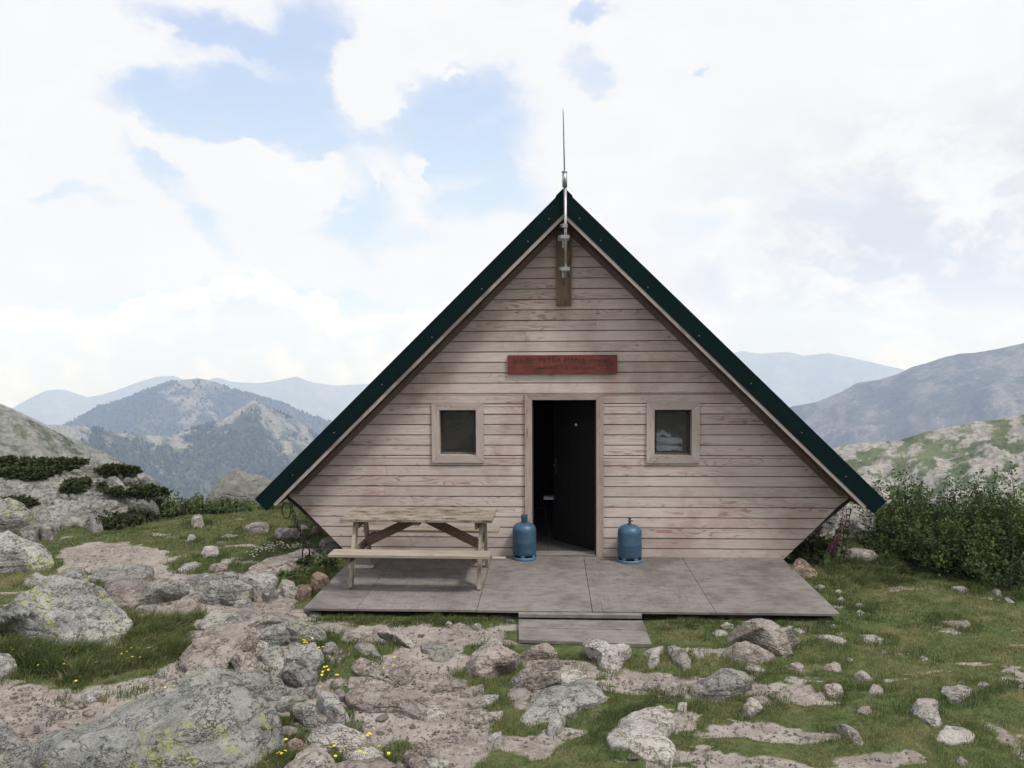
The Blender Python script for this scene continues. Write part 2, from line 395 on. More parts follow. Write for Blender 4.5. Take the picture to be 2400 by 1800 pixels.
M['bottle'] = simple('blue_bottle_paint', (.040, .105, .200), .42, .35, .12, 12, .5, c2=(.05, .12, .215))
def bottle_paint():
    mt, n = mat('worn_blue_paint'); o = n.coord('Object'); a = n.noise(o, 12, 5, .6); z = n.sep(o)[2]
    c = n.mix(n.ss(a, .35, .7), (.046, .102, .172), (.058, .115, .182))
    c = n.mix(n.math('MULTIPLY', n.ss(n.noise(n.mapping(o, scale=(1, 1, .3)), 34, 6, .7), .60, .68), .8), c, (.12, .15, .18))
    c = n.mix(n.ss(n.math('ADD', n.noise(n.vmath('ADD', o, (3., 3., 3.)), 30, 6, .7), n.ss(z, .14, .05, 0.0, .10)), .66, .71), c, (.09, .045, .025))
    n.out(c, n.math('ADD', .36, n.math('MULTIPLY', a, .2)), n.bump(a, .15, .003), .3); return mt
M['bottle'] = bottle_paint()
M['bottle_ring'] = simple('bottle_foot_paint', (.10, .19, .30), .5, .25, .15, 14, .5)
M['bottle_cap'] = simple('dark_blue_cap_plastic', (.012, .055, .085), .5, 0, .2, 20)
M['brass'] = simple('dirty_brass_valve', (.055, .042, .035), .5, .6, .2, 60)
M['wire'] = simple('pale_wire', (.35, .38, .40), .5, .3)
M['cloth'] = simple('white_bedding_cloth', (.62, .65, .72), .9, 0, .08, 9, .1, bump=.4)
M['white_plastic'] = simple('white_plastic', (.8, .8, .9), .5)
M['dark_frame'] = simple('dark_window_frame', (.035, .028, .026), .6, 0, .2, 30)
M['sill'] = simple('weathered_window_sill', (.16, .15, .13), .8, 0, .3, 40)
def glass():
    mt = bpy.data.materials.new('window_glass'); mt.use_nodes = True; n = NT(mt.node_tree)
    g = n.n.new('ShaderNodeBsdfGlossy'); g.inputs['Roughness'].default_value = .03; g.inputs['Color'].default_value = (.95, .97, 1, 1)
    t = n.n.new('ShaderNodeBsdfTransparent'); t.inputs[0].default_value = (.80, .82, .84, 1)
    nz = n.noise(n.coord('Object'), 4, 3, .6); n.put(g.inputs['Normal'], n.bump(nz, .12, .02))
    mx = n.n.new('ShaderNodeMixShader'); mx.inputs[0].default_value = .07
    o = n.n.new('ShaderNodeOutputMaterial'); n.l.new(t.outputs[0], mx.inputs[1]); n.l.new(g.outputs[0], mx.inputs[2]); n.l.new(mx.outputs[0], o.inputs[0])
    return mt
M['glass'] = glass()
def rock_mat(name, ca, cb, cc, lichen=.5, lich_c=(.40, .42, .16), dark=.5, pink=0.0):
    mt, n = mat(name); o = n.coord('Object'); r = n.rand()
    oo = n.vmath('ADD', o, n.vmath('SCALE', n.comb(r, r, r), 31.0))
    a = n.noise(oo, 1.8, 7, .68); b = n.noise(oo, 9, 6, .7); d = n.noise(oo, 46, 3, .65)
    c = n.mix(n.ss(a, .36, .62), ca, cb)
    c = n.mix(n.math('MULTIPLY', n.ss(b, .47, .66), .7), c, cc)
    if pink: c = n.mix(n.math('MULTIPLY', n.ss(n.noise(oo, 3.1, 4, .6), .45, .65), pink), c, (.25, .19, .165))
    # lichen crusts
    lm = n.math('MULTIPLY', n.ss(n.noise(oo, 2.4, 4, .6, .6), .50, .62), n.ss(n.noise(n.vmath('ADD', oo, (5., 3., 1.)), 17, 6, .72), .47, .57))
    c = n.mix(n.math('MULTIPLY', lm, lichen), c, lich_c)
    wl = n.ss(n.noise(n.vmath('ADD', oo, (1., 13., 4.)), 26, 5, .7), .56, .63)
    c = n.mix(n.math('MULTIPLY', wl, .45), c, (.40, .40, .37))
    dk = n.math('MULTIPLY', n.ss(n.noise(n.vmath('ADD', oo, (11., 3., 7.)), 21, 6, .75), .55, .64), n.ss(n.noise(oo, 3.3, 3, .6), .4, .6))
    c = n.mix(n.math('MULTIPLY', dk, dark), c, (.055, .055, .058))
    c = n.mix(n.math('MULTIPLY', n.ss(d, .5, .72), .6), c, (.075, .072, .07))
    fl_ = n.ss(n.math('ABSOLUTE', n.math('SUBTRACT', n.noise(n.vmath('ADD', n.mapping(oo, rot=(.4, .3, .2), scale=(1, 1, 2.2)), (4., 4., 4.)), 3.4, 7, .72), .5)), .0, .012)
    c = n.mix(n.math('MULTIPLY', n.math('SUBTRACT', 1.0, fl_), .28), c, (.05, .045, .042))
    crk = n.voro(n.vmath('ADD', n.mapping(oo, rot=(.3, .2, .5), scale=(1, .55, 1.5)), n.vmath('SCALE', n.noise(oo, 2.2, 4, .65, col=True), .9)), 1.35, 'DISTANCE_TO_EDGE')
    ck = n.ss(crk, .0, .022)
    ckm = n.math('MULTIPLY', n.math('SUBTRACT', 1.0, ck), n.ss(n.noise(oo, 1.6, 3, .6), .50, .60))
    c = n.mix(n.math('MULTIPLY', ckm, .12), c, (.10, .09, .08))
    c = n.mix(1.0, c, n.comb(*[n.math('ADD', .80, n.math('MULTIPLY', r, .36))]*3), 'MULTIPLY')
    h = n.math('ADD', n.math('ADD', n.math('MULTIPLY', b, 1.0), n.math('MULTIPLY', d, .35)), n.math('ADD', n.math('MULTIPLY', ck, .3), n.math('MULTIPLY', fl_, .5)))
    n.out(c, .9, n.bump(h, 1.0, .05), spec=.2)
    return mt
M['rock_lichen'] = rock_mat('lichen_granite', (0.329, 0.332, 0.311), (0.189, 0.193, 0.189), (0.403, 0.403, 0.372), lichen=.8, lich_c=(.33, .35, .12), dark=1.0)
M['rock_grey'] = rock_mat('grey_granite', (0.311, 0.303, 0.290), (0.189, 0.183, 0.177), (0.378, 0.366, 0.348), lichen=.3, lich_c=(.30, .31, .13), dark=.5, pink=.15)
M['rock_pink'] = rock_mat('pink_granite', (0.323, 0.287, 0.262), (0.213, 0.187, 0.171), (0.390, 0.354, 0.327), lichen=.08, dark=.45, pink=.55)
M['rock_pale'] = rock_mat('pale_granite', (0.390, 0.366, 0.342), (0.275, 0.254, 0.238), (0.451, 0.427, 0.403), lichen=.05, dark=.35, pink=.2)
M['rock_outcrop'] = rock_mat('outcrop_granite', (.265, .262, .242), (.16, .162, .15), (.32, .316, .295), lichen=.25, lich_c=(.30, .33, .17), dark=.45)
M['rock_white'] = rock_mat('white_granite', (.44, .43, .41), (.34, .33, .315), (.48, .47, .45), lichen=.05, dark=.3)
M['rock_brown'] = rock_mat('brown_granite', (.22, .155, .115), (.13, .09, .068), (.28, .22, .155), lichen=.15, dark=.35, pink=.3)
def ground_mat():
    mt, n = mat('mountain_soil'); o = n.coord('Object'); gr = n.attr('grass'); far = n.attr('rocky')
    a = n.noise(o, 1.3, 7, .65); b = n.noise(o, 12, 6, .7); d = n.noise(o, 60, 4, .7)
    dirt = n.mix(n.ss(a, .36, .62), (.262, .232, .210), (.175, .152, .136))
    dirt = n.mix(n.math('MULTIPLY', n.ss(b, .45, .62), .6), dirt, (.33, .30, .275))
    v = n.voro(o, 38, 'F1', 'Color'); vd = n.voro(o, 38)
    vr, vg, vb = n.sep(v)
    peb = n.math('MULTIPLY', n.ss(vr, .62, .64), n.ss(vd, .42, .3))
    dirt = n.mix(n.math('MULTIPLY', peb, .75), dirt, n.mix(vg, (.34, .30, .27), (.15, .13, .12)))
    dirt = n.mix(n.math('MULTIPLY', n.ss(d, .55, .75), .5), dirt, (.12, .095, .08))
    turf = n.mix(n.ss(b, .38, .62), (.085, .105, .042), (.045, .062, .022))
    turf = n.mix(n.math('MULTIPLY', n.ss(n.noise(o, 2.6, 5, .6), .5, .66), .6), turf, (.14, .125, .065))
    rock = n.mix(n.ss(n.noise(n.mapping(o, scale=(1, 1, 2)), .45, 8, .7), .42, .6), (.29, .28, .265), (.15, .15, .12))
    g = n.ss(n.math('ADD', gr, n.math('MULTIPLY', n.math('SUBTRACT', n.noise(n.mapping(o, scale=(1, 1.6, 1)), 9, 5, .7), .5), .9)), .36, .56)
    c = n.mix(g, dirt, turf); c = n.mix(far, c, rock)
    h = n.math('ADD', n.math('ADD', n.math('MULTIPLY', d, .35), b), n.math('MULTIPLY', peb, .35))
    n.out(c, .95, n.bump(h, .6, .02), spec=.1); return mt
M['ground'] = ground_mat()
def hill_mat(name, forest, rockc, grassc, rock_amt=.5, grass_amt=.4, sc=.01, streak=0.0, rock_thr=(.50, .60)):
    mt, n = mat(name); o = n.coord('Object'); ra = n.attr('bare')
    a = n.noise(o, sc, 8, .68); b = n.noise(n.mapping(o, scale=(1, 1, .45)), sc*5, 8, .75); d = n.noise(o, sc*22, 5, .7)
    c = n.mix(n.ss(d, .40, .62), forest, tuple(q*.5 for q in forest))
    c = n.mix(n.math('MULTIPLY', n.ss(a, .46, .60), grass_amt), c, grassc)
    rk = n.ss(n.math('ADD', b, n.math('MULTIPLY', n.math('SUBTRACT', ra, .5), .5)), rock_thr[0], rock_thr[1])
    c = n.mix(n.math('MULTIPLY', rk, rock_amt), c, n.mix(n.ss(d, .4, .6), rockc, tuple(q*.6 for q in rockc)))
    n.out(c, .95, n.bump(n.math('ADD', b, n.math('MULTIPLY', d, .5)), 1.0, .25/sc*.02), spec=.05); return mt
M['hill_far'] = hill_mat('far_range_slope', (.10, .12, .09), (.26, .26, .24), (.14, .15, .11), .4, .4, .0006)
M['hill_mid'] = hill_mat('wooded_mountain_slope', (.060, .070, .048), (.27, .26, .24), (.12, .125, .08), .7, .5, .0035, rock_thr=(.53, .60))
M['hill_spur'] = hill_mat('wooded_spur_slope', (.060, .072, .045), (.29, .275, .25), (.125, .135, .08), .8, .5, .006, rock_thr=(.53, .60))
M['hill_rocky'] = hill_mat('stony_slope', (.080, .09, .058), (.225, .222, .212), (.115, .12, .08), .8, .6, .03, rock_thr=(.40, .52))
M['hill_right'] = hill_mat('right_mountain_slope', (.075, .078, .062), (.22, .205, .19), (.13, .125, .10), .65, .5, .004, rock_thr=(.46, .60))
M['hill_green'] = hill_mat('green_stony_slope', (.09, .11, .05), (.32, .30, .275), (.13, .145, .075), .92, .7, .016, rock_thr=(.47, .54))
def leafy(name, c1, c2, rough=.7, trans=.25):
    mt, n = mat(name); r = n.attr('tone'); o = n.coord('Object')
    c = n.mix(r, c1, c2)
    b = n.out(c, rough, spec=.25)
    t = n.n.new('ShaderNodeBsdfTranslucent'); n.put(t.inputs[0], n.vmath('SCALE', c, 1.1))
    mx = n.n.new('ShaderNodeMixShader'); mx.inputs[0].default_value = trans
    o_ = [x for x in n.n if x.type == 'OUTPUT_MATERIAL'][0]
    n.l.new(b.outputs[0], mx.inputs[1]); n.l.new(t.outputs[0], mx.inputs[2]); n.l.new(mx.outputs[0], o_.inputs[0])
    return mt
M['grass'] = leafy('turf_blades', (.062, .088, .026), (.205, .200, .090))
M['grass_dry'] = leafy('dry_grass_blades', (.17, .135, .07), (.30, .25, .15))
M['grass_long'] = leafy('long_grass_blades', (.042, .070, .020), (.115, .145, .048))
M['alder'] = leafy('alder_leaves', (.026, .046, .016), (.085, .118, .034))
M['shrub'] = leafy('shrub_leaves', (.045, .065, .030), (.12, .15, .055))
M['juniper'] = leafy('juniper_needles', (.022, .032, .012), (.065, .075, .028))
M['pine'] = leafy('distant_tree_crowns', (.034, .044, .028), (.065, .076, .045), trans=.1)
M['bark'] = simple('grey_bark', (.13, .11, .095), .9, 0, .25, 20)
M['yellow'] = simple('yellow_petals', (.72, .62, .04), .6, 0, .05, 40)
M['white_petal'] = simple('white_petals', (.62, .62, .55), .6, 0, .05, 40)
M['magenta'] = simple('magenta_petals', (.20, .035, .13), .6, 0, .2, 40)
M['stem'] = simple('green_stem', (.08, .11, .03), .7, 0, .15, 40)
# ------------------------------------------------------------------ the lie of the land
HX = 0.175                                       # the hut's middle
def gh(x, y):
    x = np.asarray(x, float); y = np.asarray(y, float)
    z = -0.10 + 0.085*np.logaddexp(0, (-3.4-y)*2.2)/2.2
    z = z + 0.30*np.logaddexp(0, (-13.5-y)*1.0)
    z = z - 0.05*np.logaddexp(0, (np.abs(x+.5)-4.5)*1.2)/1.2*sstep(y, -3, 3)*(x < 0)
    z = z + 0.05*fbm(x*.75, y*.9, 3.3, 3) + 0.050*fbm(x*1.5, y*2.6, 6.3, 3)*sstep(x, .5, 2.5) + 0.022*fbm(x*2.6, y*3.2, 1.3, 4)*sstep(np.abs(y+8), -1, 2)
    fl = sstep(x, -3.2, -2.5)*sstep(-x, -3.6, -2.9)*sstep(y, -2.8, -2.15)       # level pad under deck and hut
    z = z*(1-fl) + (-0.082)*fl
    st = sstep(x, -.6, -.3)*sstep(-x, -1.3, -.95)*sstep(y, -3.4, -3.1)*sstep(-y, 1.9, 2.1)
    z = z*(1-st) + (-0.098)*st
    edge = 6.2 + 1.2*np.sin(x*.31+.5) + 1.0*fbm(x*.2, 4.4, 0, 2) - 1.6*sstep(x, 3, 6) + 1.0*sstep(-x, 5.5, 9)
    d = y-edge
    z = z - 0.42*np.logaddexp(0, d*.9)/.9
    side = np.abs(x)-22
    z = z - 0.35*np.logaddexp(0, side*.4)/.4*sstep(y, -12, 0)
    z = z + np.clip(-z-6, 0, 60)/60*4*fbm(x*.05, y*.05, 7.7, 5)
    return np.maximum(z, -1600 + 30*fbm(x*.002, y*.002, 2, 3))
def hit(px, py, lift=0.0):
    q = on_z(px, py, -.15) if ray(px, py)[2] < -.02 else None
    if q is not None:
        for _ in range(14):
            h = float(gh(q[0], q[1]))+lift; q2 = on_z(px, py, h); e = abs(q2[1]-q[1]); q = q*.3+q2*.7
            if e < .004: break
        if q[1] < 9 and e < .05: return q2
    d = ray(px, py); t = 3.0
    for _ in range(900):
        p = CAM+d*t; h = float(gh(p[0], p[1]))+lift
        if p[2] <= h: break
        t += max(.01, (p[2]-h)*.35)
        if t > 60: break
    return CAM+d*t

# zoomed views of the photograph in which outlines were read
ZO = {'a': (0, 1200, 2.765), 'b': (700, 1300, 2.4578), 'c': (1500, 1300, 2.4578), 'd': (0, 850, 2.765), 'e': (1800, 780, 2.675), 'f': (0, 0, 1/K)}
def zp(z, x, y):
    ox, oy, s = ZO[z]; return ((ox+x/s)/K, (oy+y/s)/K)

# areas of bare soil and of long grass, given as outlines on the ground
def ground_poly(z, pts): return np.array([hit(*zp(z, *p))[:2] for p in pts])
DIRT = [('f', [(700, 1345), (1090, 1352), (1060, 1385), (1000, 1410), (985, 1470), (1060, 1500), (1050, 1580), (1010, 1700), (740, 1700), (750, 1580), (740, 1500), (800, 1440), (850, 1400), (740, 1385)]),
        ('f', [(-60, 1450), (130, 1500), (300, 1470), (420, 1400), (470, 1400), (440, 1480), (330, 1560), (190, 1600), (100, 1700), (-60, 1700)]),
        ('f', [(120, 1190), (220, 1165), (340, 1180), (400, 1200), (330, 1222), (420, 1240), (560, 1245), (650, 1290), (640, 1345), (540, 1400), (420, 1420), (300, 1330), (250, 1262), (130, 1240)]),
        ('f', [(450, 1330), (700, 1345), (720, 1440), (740, 1560), (700, 1700), (570, 1700), (580, 1560), (560, 1420), (430, 1400)]),
        ('f', [(1330, 1435), (1480, 1462), (1600, 1470), (1780, 1480), (1830, 1500), (1650, 1502), (1490, 1510), (1380, 1495), (1310, 1470)]),
        ('f', [(1500, 1565), (1600, 1545), (1720, 1575), (1840, 1592), (1800, 1606), (1650, 1595), (1540, 1600)]),
        ('f', [(1130, 1425), (1270, 1425), (1310, 1480), (1240, 1500), (1140, 1480)]),
        ('f', [(1520, 1625), (1680, 1640), (2000, 1642), (1900, 1700), (1500, 1700)]),
        ('f', [(1100, 1600), (1190, 1570), (1240, 1590), (1150, 1640)]),
        ('f', [(2120, 1560), (2212, 1600), (2212, 1640), (2150, 1600)]), ('f', [(2140, 1460), (2240, 1450), (2240, 1480), (2150, 1478)]),
        ('f', [(1390, 1560), (1500, 1540), (1530, 1570), (1400, 1590)])]
DIRT = [ground_poly(z, p) for z, p in DIRT]
LONG = [('f', [(-60, 1385), (60, 1372), (250, 1350), (290, 1330), (420, 1330), (425, 1370), (395, 1415), (300, 1448), (180, 1485), (60, 1455), (-60, 1440)], .20),
        ('f', [(640, 1322), (1124, 1322), (1124, 1352), (900, 1350), (700, 1346)], .075),
        ('f', [(1382, 1322), (1800, 1324), (1680, 1352), (1500, 1350), (1400, 1385)], .075),
        ('f', [(590, 1235), (700, 1225), (735, 1235), (690, 1290), (630, 1262)], .11),
        ('f', [(1770, 1215), (1960, 1215), (1980, 1262), (1800, 1268)], .15),
        ('f', [(1250, 1560), (1340, 1520), (1490, 1500), (1310, 1600), (1240, 1640)], .07),
        ('f', [(560, 1560), (640, 1545), (660, 1600), (580, 1640)], .10),
        ('f', [(700, 1560), (760, 1540), (790, 1590), (730, 1600)], .08),
        ('f', [(690, 1610), (900, 1600), (900, 1660), (700, 1670)], .07),
        ('f', [(600, 1330), (720, 1350), (700, 1480), (640, 1400)], .07),
        ('f', [(570, 1620), (680, 1630), (690, 1690), (560, 1690)], .11)]
LONG = [(ground_poly(z, p), h) for z, p, h in LONG]
def sd_poly(P, x, y):
    """signed distance to polygon, negative inside"""
    d2 = np.full(x.shape, 1e9); ins = np.zeros(x.shape, bool); n = len(P)
    for i in range(n):
        ax, ay = P[i]; bx, by = P[(i+1) % n]; ex, ey = bx-ax, by-ay
        t = np.clip(((x-ax)*ex+(y-ay)*ey)/(ex*ex+ey*ey+1e-12), 0, 1)
        d2 = np.minimum(d2, (x-ax-t*ex)**2+(y-ay-t*ey)**2)
        c = ((ay <= y) & (by > y)) | ((by <= y) & (ay > y))
        with np.errstate(divide='ignore', invalid='ignore'):
            xi = ax+(y-ay)/(ey if abs(ey) > 1e-12 else 1e-12)*ex
        ins ^= c & (x < xi)
    return np.where(ins, -1, 1)*np.sqrt(d2)
def grass_amount(x, y):
    x = np.asarray(x, float); y = np.asarray(y, float)
    nz = fbm(x*1.6, y*2.6, 5.5, 4)
    g = np.full(x.shape, 1.0)
    near = (np.abs(x) < 14) & (y < 12)
    xs, ys = x[near], y[near]; gg = np.ones(xs.shape)
    wob = .10*fbm(xs*3, ys*3, 8.8, 3)
    for P in DIRT:
        b0 = P.min(0)-.6; b1 = P.max(0)+.6
        k = (xs > b0[0]) & (xs < b1[0]) & (ys > b0[1]) & (ys < b1[1])
        gg[k] = np.minimum(gg[k], sstep(sd_poly(P, xs[k], ys[k])+wob[k]*1.4, -.14, .16))
    g[near] = gg
    streak = fbm(x*1.1-y*.3, y*2.6, 2.2, 5, .6)
    g = g - .75*sstep(streak, .26, .75) + .35*sstep(nz, .25, .6)*(g < .5)
    return np.clip(g, 0, 1)
def long_amount(x, y):
    h = np.zeros(x.shape)
    for P, a in LONG:
        b0 = P.min(0)-.4; b1 = P.max(0)+.4
        k = (x > b0[0]) & (x < b1[0]) & (y > b0[1]) & (y < b1[1])
        h[k] = np.maximum(h[k], a*sstep(-sd_poly(P, x[k], y[k])+.16*fbm(x[k]*3.1, y[k]*3.1, 4.1, 3), -.14, .20))
    return h

# one sheet, fine near the hut and coarser towards the horizon
def axis(lo, hi, step, far_lo, far_hi, g=1.055):
    c = list(np.arange(lo, hi+1e-6, step)); s = step; v = c[-1]
    while v < far_hi: s *= g; v += s; c.append(v)
    s = step; v = lo; pre = []
    while v > far_lo: s *= g; v -= s; pre.append(v)
    return np.array(pre[::-1]+c)
gx = axis(-5.2, 5.6, .028, -8000, 8000, 1.06); gy = axis(-6.6, .6, .028, -400, 10500, 1.05)
GX, GY = np.meshgrid(gx, gy); GZ = gh(GX, GY)
nx, ny = len(gx), len(gy)
idx = np.arange(nx*ny).reshape(ny, nx)
FQ = np.stack([idx[:-1, :-1], idx[:-1, 1:], idx[1:, 1:], idx[1:, :-1]], -1).reshape(-1, 4)
GR = grass_amount(GX, GY)
GZ = GZ - .018*(1-GR)*(np.abs(GX) < 14)*(GY < 10)          # trodden soil lies a little lower than the turf
rocky = np.maximum(sstep(np.hypot(GX, GY), 14, 30), sstep(-GY, 6.7, 7.6))
ground = np_mesh('ground', np.stack([GX, GY, GZ], -1).reshape(-1, 3), FQ, M['ground'], attrs={'grass': GR, 'rocky': rocky})
tag(ground, 'rough mountain ground of pinkish soil and turf around the hut', kind='structure')

# ------------------------------------------------------------------ distant ridges: each a real mass with its own crest, depth and gullies
def ridge(name, pts, dist, material, label, slope=.55, wf=900, wb=700, nu=260, nv=90, amp=.12, crest=.004, lumps=6, bare=None, seed=0, dist2=None, tilt=0.0):
    """pts: crest as seen (2212-wide view); dist: metres to the crest (dist2: at its right end)"""
    pts = sorted(pts); X = np.linspace(pts[0][0], pts[-1][0], nu); Y = np.interp(X, [p[0] for p in pts], [p[1] for p in pts])
    t = (X-X[0])/(X[-1]-X[0]); D = dist + ((dist2 or dist)-dist)*t
    C = np.array([at_dist(x, y, d) for x, y, d in zip(X, Y, D)])
    mid = C.mean(0)[:2]-CAM[:2]; mid /= np.linalg.norm(mid); to = -mid; side = np.array([-to[1], to[0]])
    to = to + side*tilt; to /= np.linalg.norm(to)
    s = np.concatenate([[0], np.cumsum(np.linalg.norm(np.diff(C[:, :2], axis=0), axis=1))])
    v = np.concatenate([-wb*np.linspace(1, 0, nv//3, endpoint=False)**1.5, wf*np.linspace(0, 1, nv-nv//3)**1.35])
    Sx, Vv = np.meshgrid(s, v); L = s[-1]
    k = lumps/L
    rg = ridged(Sx*k+seed, Vv*k*.55+seed*.3+fbm(Sx*k, Vv*k, 1.1+seed, 2)*.5, seed*1.7, 5)/1.9
    av = np.abs(Vv); grow = sstep(av, 0, .45*max(wf, wb))
    Z = np.broadcast_to(C[:, 2], Sx.shape) - slope*av*(1+.25*fbm(Sx*k, Vv*k, seed+4, 2))
    Z = Z + amp*L/lumps*2.2*(rg-.62)*grow
    Z = Z + crest*L*.12*fbm(Sx/L*140, Vv/L*140, seed, 4)
    PX = C[:, 0][None, :] + to[0]*Vv; PY = C[:, 1][None, :] + to[1]*Vv
    i = np.arange(Sx.size).reshape(Sx.shape)
    Fq = np.stack([i[:-1, :-1], i[:-1, 1:], i[1:, 1:], i[1:, :-1]], -1).reshape(-1, 4)
    b = np.full(Sx.shape, .5) if bare is None else bare(np.broadcast_to(X[None, :], Sx.shape), Vv/wf)
    b = np.clip(b + .5*(rg-.55), 0, 1)
    V = np.stack([PX, PY, Z], -1)
    o = np_mesh(name, V.reshape(-1, 3), Fq, material, attrs={'bare': b})
    tag(o, label, kind='structure')
    return V, b, X
ridge('distant_mountain_range', [(-260, 905), (-120, 900), (-40, 893), (30, 880), (60, 862), (100, 843), (135, 841), (165, 850), (190, 858), (230, 850), (260, 840), (300, 825), (340, 813), (375, 812), (420, 828), (470, 815), (500, 825), (560, 828), (600, 822), (640, 813), (670, 825), (720, 833), (800, 829), (900, 822), (1000, 850), (1120, 840), (1300, 872), (1500, 900)], 9000,
      M['hill_far'], 'pale blue mountain range on the left horizon', slope=.42, wf=2300, wb=2300, lumps=10, amp=.10, nu=320, seed=1.3, crest=.003)
def bareB(X, V): return .33 + .36*np.exp(-((X-430)/75)**2)*np.exp(-(V/.25)**2)
VB, bB, _ = ridge('wooded_mountain', [(60, 960), (133, 922), (167, 907), (213, 880), (267, 865), (310, 847), (367, 827), (400, 820), (430, 817), (467, 825), (500, 842), (550, 855), (617, 875), (667, 898), (713, 912), (800, 950), (900, 990)], 3600,
      M['hill_mid'], 'blue-green wooded mountain rising left of the hut', slope=.40, wf=1300, wb=1100, lumps=7, amp=.13, nu=300, seed=4.1, bare=bareB, crest=.006)
def bareC(X, V): return .30 + .55*sstep(-X, -230, -90)*sstep(-V, -.55, -.2) + .24*np.exp(-((X-600)/95)**2)*sstep(V, .0, .08)*sstep(-V, -.42, -.25) + .32*np.exp(-(V/.10)**2)
VC, bC, _ = ridge('wooded_spur', [(-260, 800), (-60, 850), (0, 871), (50, 893), (100, 917), (187, 921), (233, 933), (283, 936), (360, 943), (417, 928), (473, 912), (517, 883), (547, 863), (587, 883), (650, 913), (700, 955), (780, 1010), (900, 1080)], 1500,
      M['hill_spur'], 'nearer wooded spur dropping into the valley behind the left eave', slope=.36, wf=800, wb=500, lumps=7, amp=.12, nu=340, nv=120, seed=8.2, bare=bareC, dist2=2400, crest=.006)
ridge('stony_shoulder', [(-1500, 800), (-1100, 760), (-800, 735), (-550, 750), (-300, 790), (-80, 843), (0, 874), (50, 897), (100, 922), (150, 946), (220, 975), (290, 1010), (360, 1060), (430, 1120)], 330,
      M['hill_rocky'], 'stony bare hillside at the left edge behind the outcrop', slope=.5, wf=170, wb=160, lumps=22, amp=.07, nu=520, nv=110, seed=2.9, dist2=250, crest=.010)
ridge('clouded_mountain', [(1150, 905), (1280, 860), (1380, 820), (1480, 792), (1560, 772), (1600, 758), (1640, 764), (1700, 760), (1735, 768), (1790, 763), (1850, 775), (1950, 798), (2020, 820), (2120, 850), (2300, 860)], 8800,
      M['hill_far'], 'pale mountain half lost in cloud right of the roof', slope=.45, wf=2600, wb=2000, lumps=6, amp=.16, nu=260, seed=3.7, crest=.006)
ridge('right_mountain', [(1480, 955), (1600, 915), (1711, 878), (1762, 869), (1814, 848), (1852, 827), (1900, 820), (1941, 807), (1969, 793), (2003, 784), (2038, 772), (2072, 764), (2107, 762), (2158, 753), (2212, 741), (2320, 722), (2500, 700)], 2900,
      M['hill_right'], 'hazy blue-grey mountainside at the right behind the hut', slope=.38, wf=1500, wb=900, lumps=8, amp=.10, nu=300, seed=6.4, crest=.004)
VG, bG, _ = ridge('green_hillside', [(1560, 1050), (1700, 1000), (1802, 967), (1852, 957), (1935, 953), (2003, 932), (2055, 922), (2107, 910), (2158, 907), (2212, 893), (2300, 880), (2500, 850)], 460,
      M['hill_green'], 'green hillside strewn with pale rock below the right mountain', slope=.40, wf=300, wb=200, lumps=12, amp=.06, nu=320, nv=140, seed=9.5, crest=.012)
# far woods: small rounded crowns scattered over the wooded slopes, one mass each
def forest(name, V, b, n, h, label, seed, thr=.5, rows=(0, 1), wr=.38):
    r = np.random.default_rng(seed); nv, nu, _ = V.shape
    i = r.integers(int(nv*rows[0]), int((nv-1)*rows[1]), n*3); j = r.integers(0, nu-1, n*3)
    fa, fb = r.random(n*3), r.random(n*3)
    P = (V[i, j]*((1-fa)*(1-fb))[:, None] + V[i+1, j]*(fa*(1-fb))[:, None] + V[i, j+1]*((1-fa)*fb)[:, None] + V[i+1, j+1]*(fa*fb)[:, None])
    d = b[i, j] + .22*fbm(P[:, 0]*.012, P[:, 1]*.012, P[:, 2]*.012, 4) + r.normal(0, .06, n*3)
    P = P[d < thr][:n]; m_ = len(P)
    H = h*(.55+.8*r.random(m_)); W = H*wr*(.8+.5*r.random(m_)); a0 = r.random(m_)*6.3
    ang = a0[:, None]+np.arange(5)[None, :]*2*pi/5
    jit = 1+.35*r.normal(size=(m_, 5))*.6
    low = np.stack([P[:, 0, None]+W[:, None]*jit*np.cos(ang), P[:, 1, None]+W[:, None]*jit*np.sin(ang), P[:, 2, None]+.10*H[:, None]+0*ang], -1)
    mid = np.stack([P[:, 0, None]+.75*W[:, None]*np.cos(ang+.6), P[:, 1, None]+.75*W[:, None]*np.sin(ang+.6), P[:, 2, None]+(.62+.1*r.normal(size=(m_, 5)))*H[:, None]], -1)
    top = (P+np.stack([0*H, 0*H, H], -1))[:, None, :]
    Vx = np.concatenate([low, mid, top], 1).reshape(-1, 3); base = np.arange(m_)[:, None]*11
    F = []
    for k in range(5):
        k2 = (k+1) % 5
        F += [base+np.array([k, k2, 5+k]), base+np.array([k2, 5+k2, 5+k]), base+np.array([5+k, 5+k2, 10])]
    Fx = np.concatenate(F).reshape(-1, 3)
    tone = np.repeat(r.random(m_), 11)
    o = np_mesh(name, Vx, Fx, M['pine'], smooth=False, attrs={'tone': tone})
    tag(o, label, 'wood', kind='stuff')
forest('spur_forest', VC, bC, 12000, 7.5, 'dark pine wood covering the nearer spur below its bare crest', 21, thr=.50, rows=(.3, 1))
forest('mountain_forest', VB, bB, 12000, 11, 'dark wood over the rounded wooded mountain', 22, thr=.52, rows=(.25, .9))
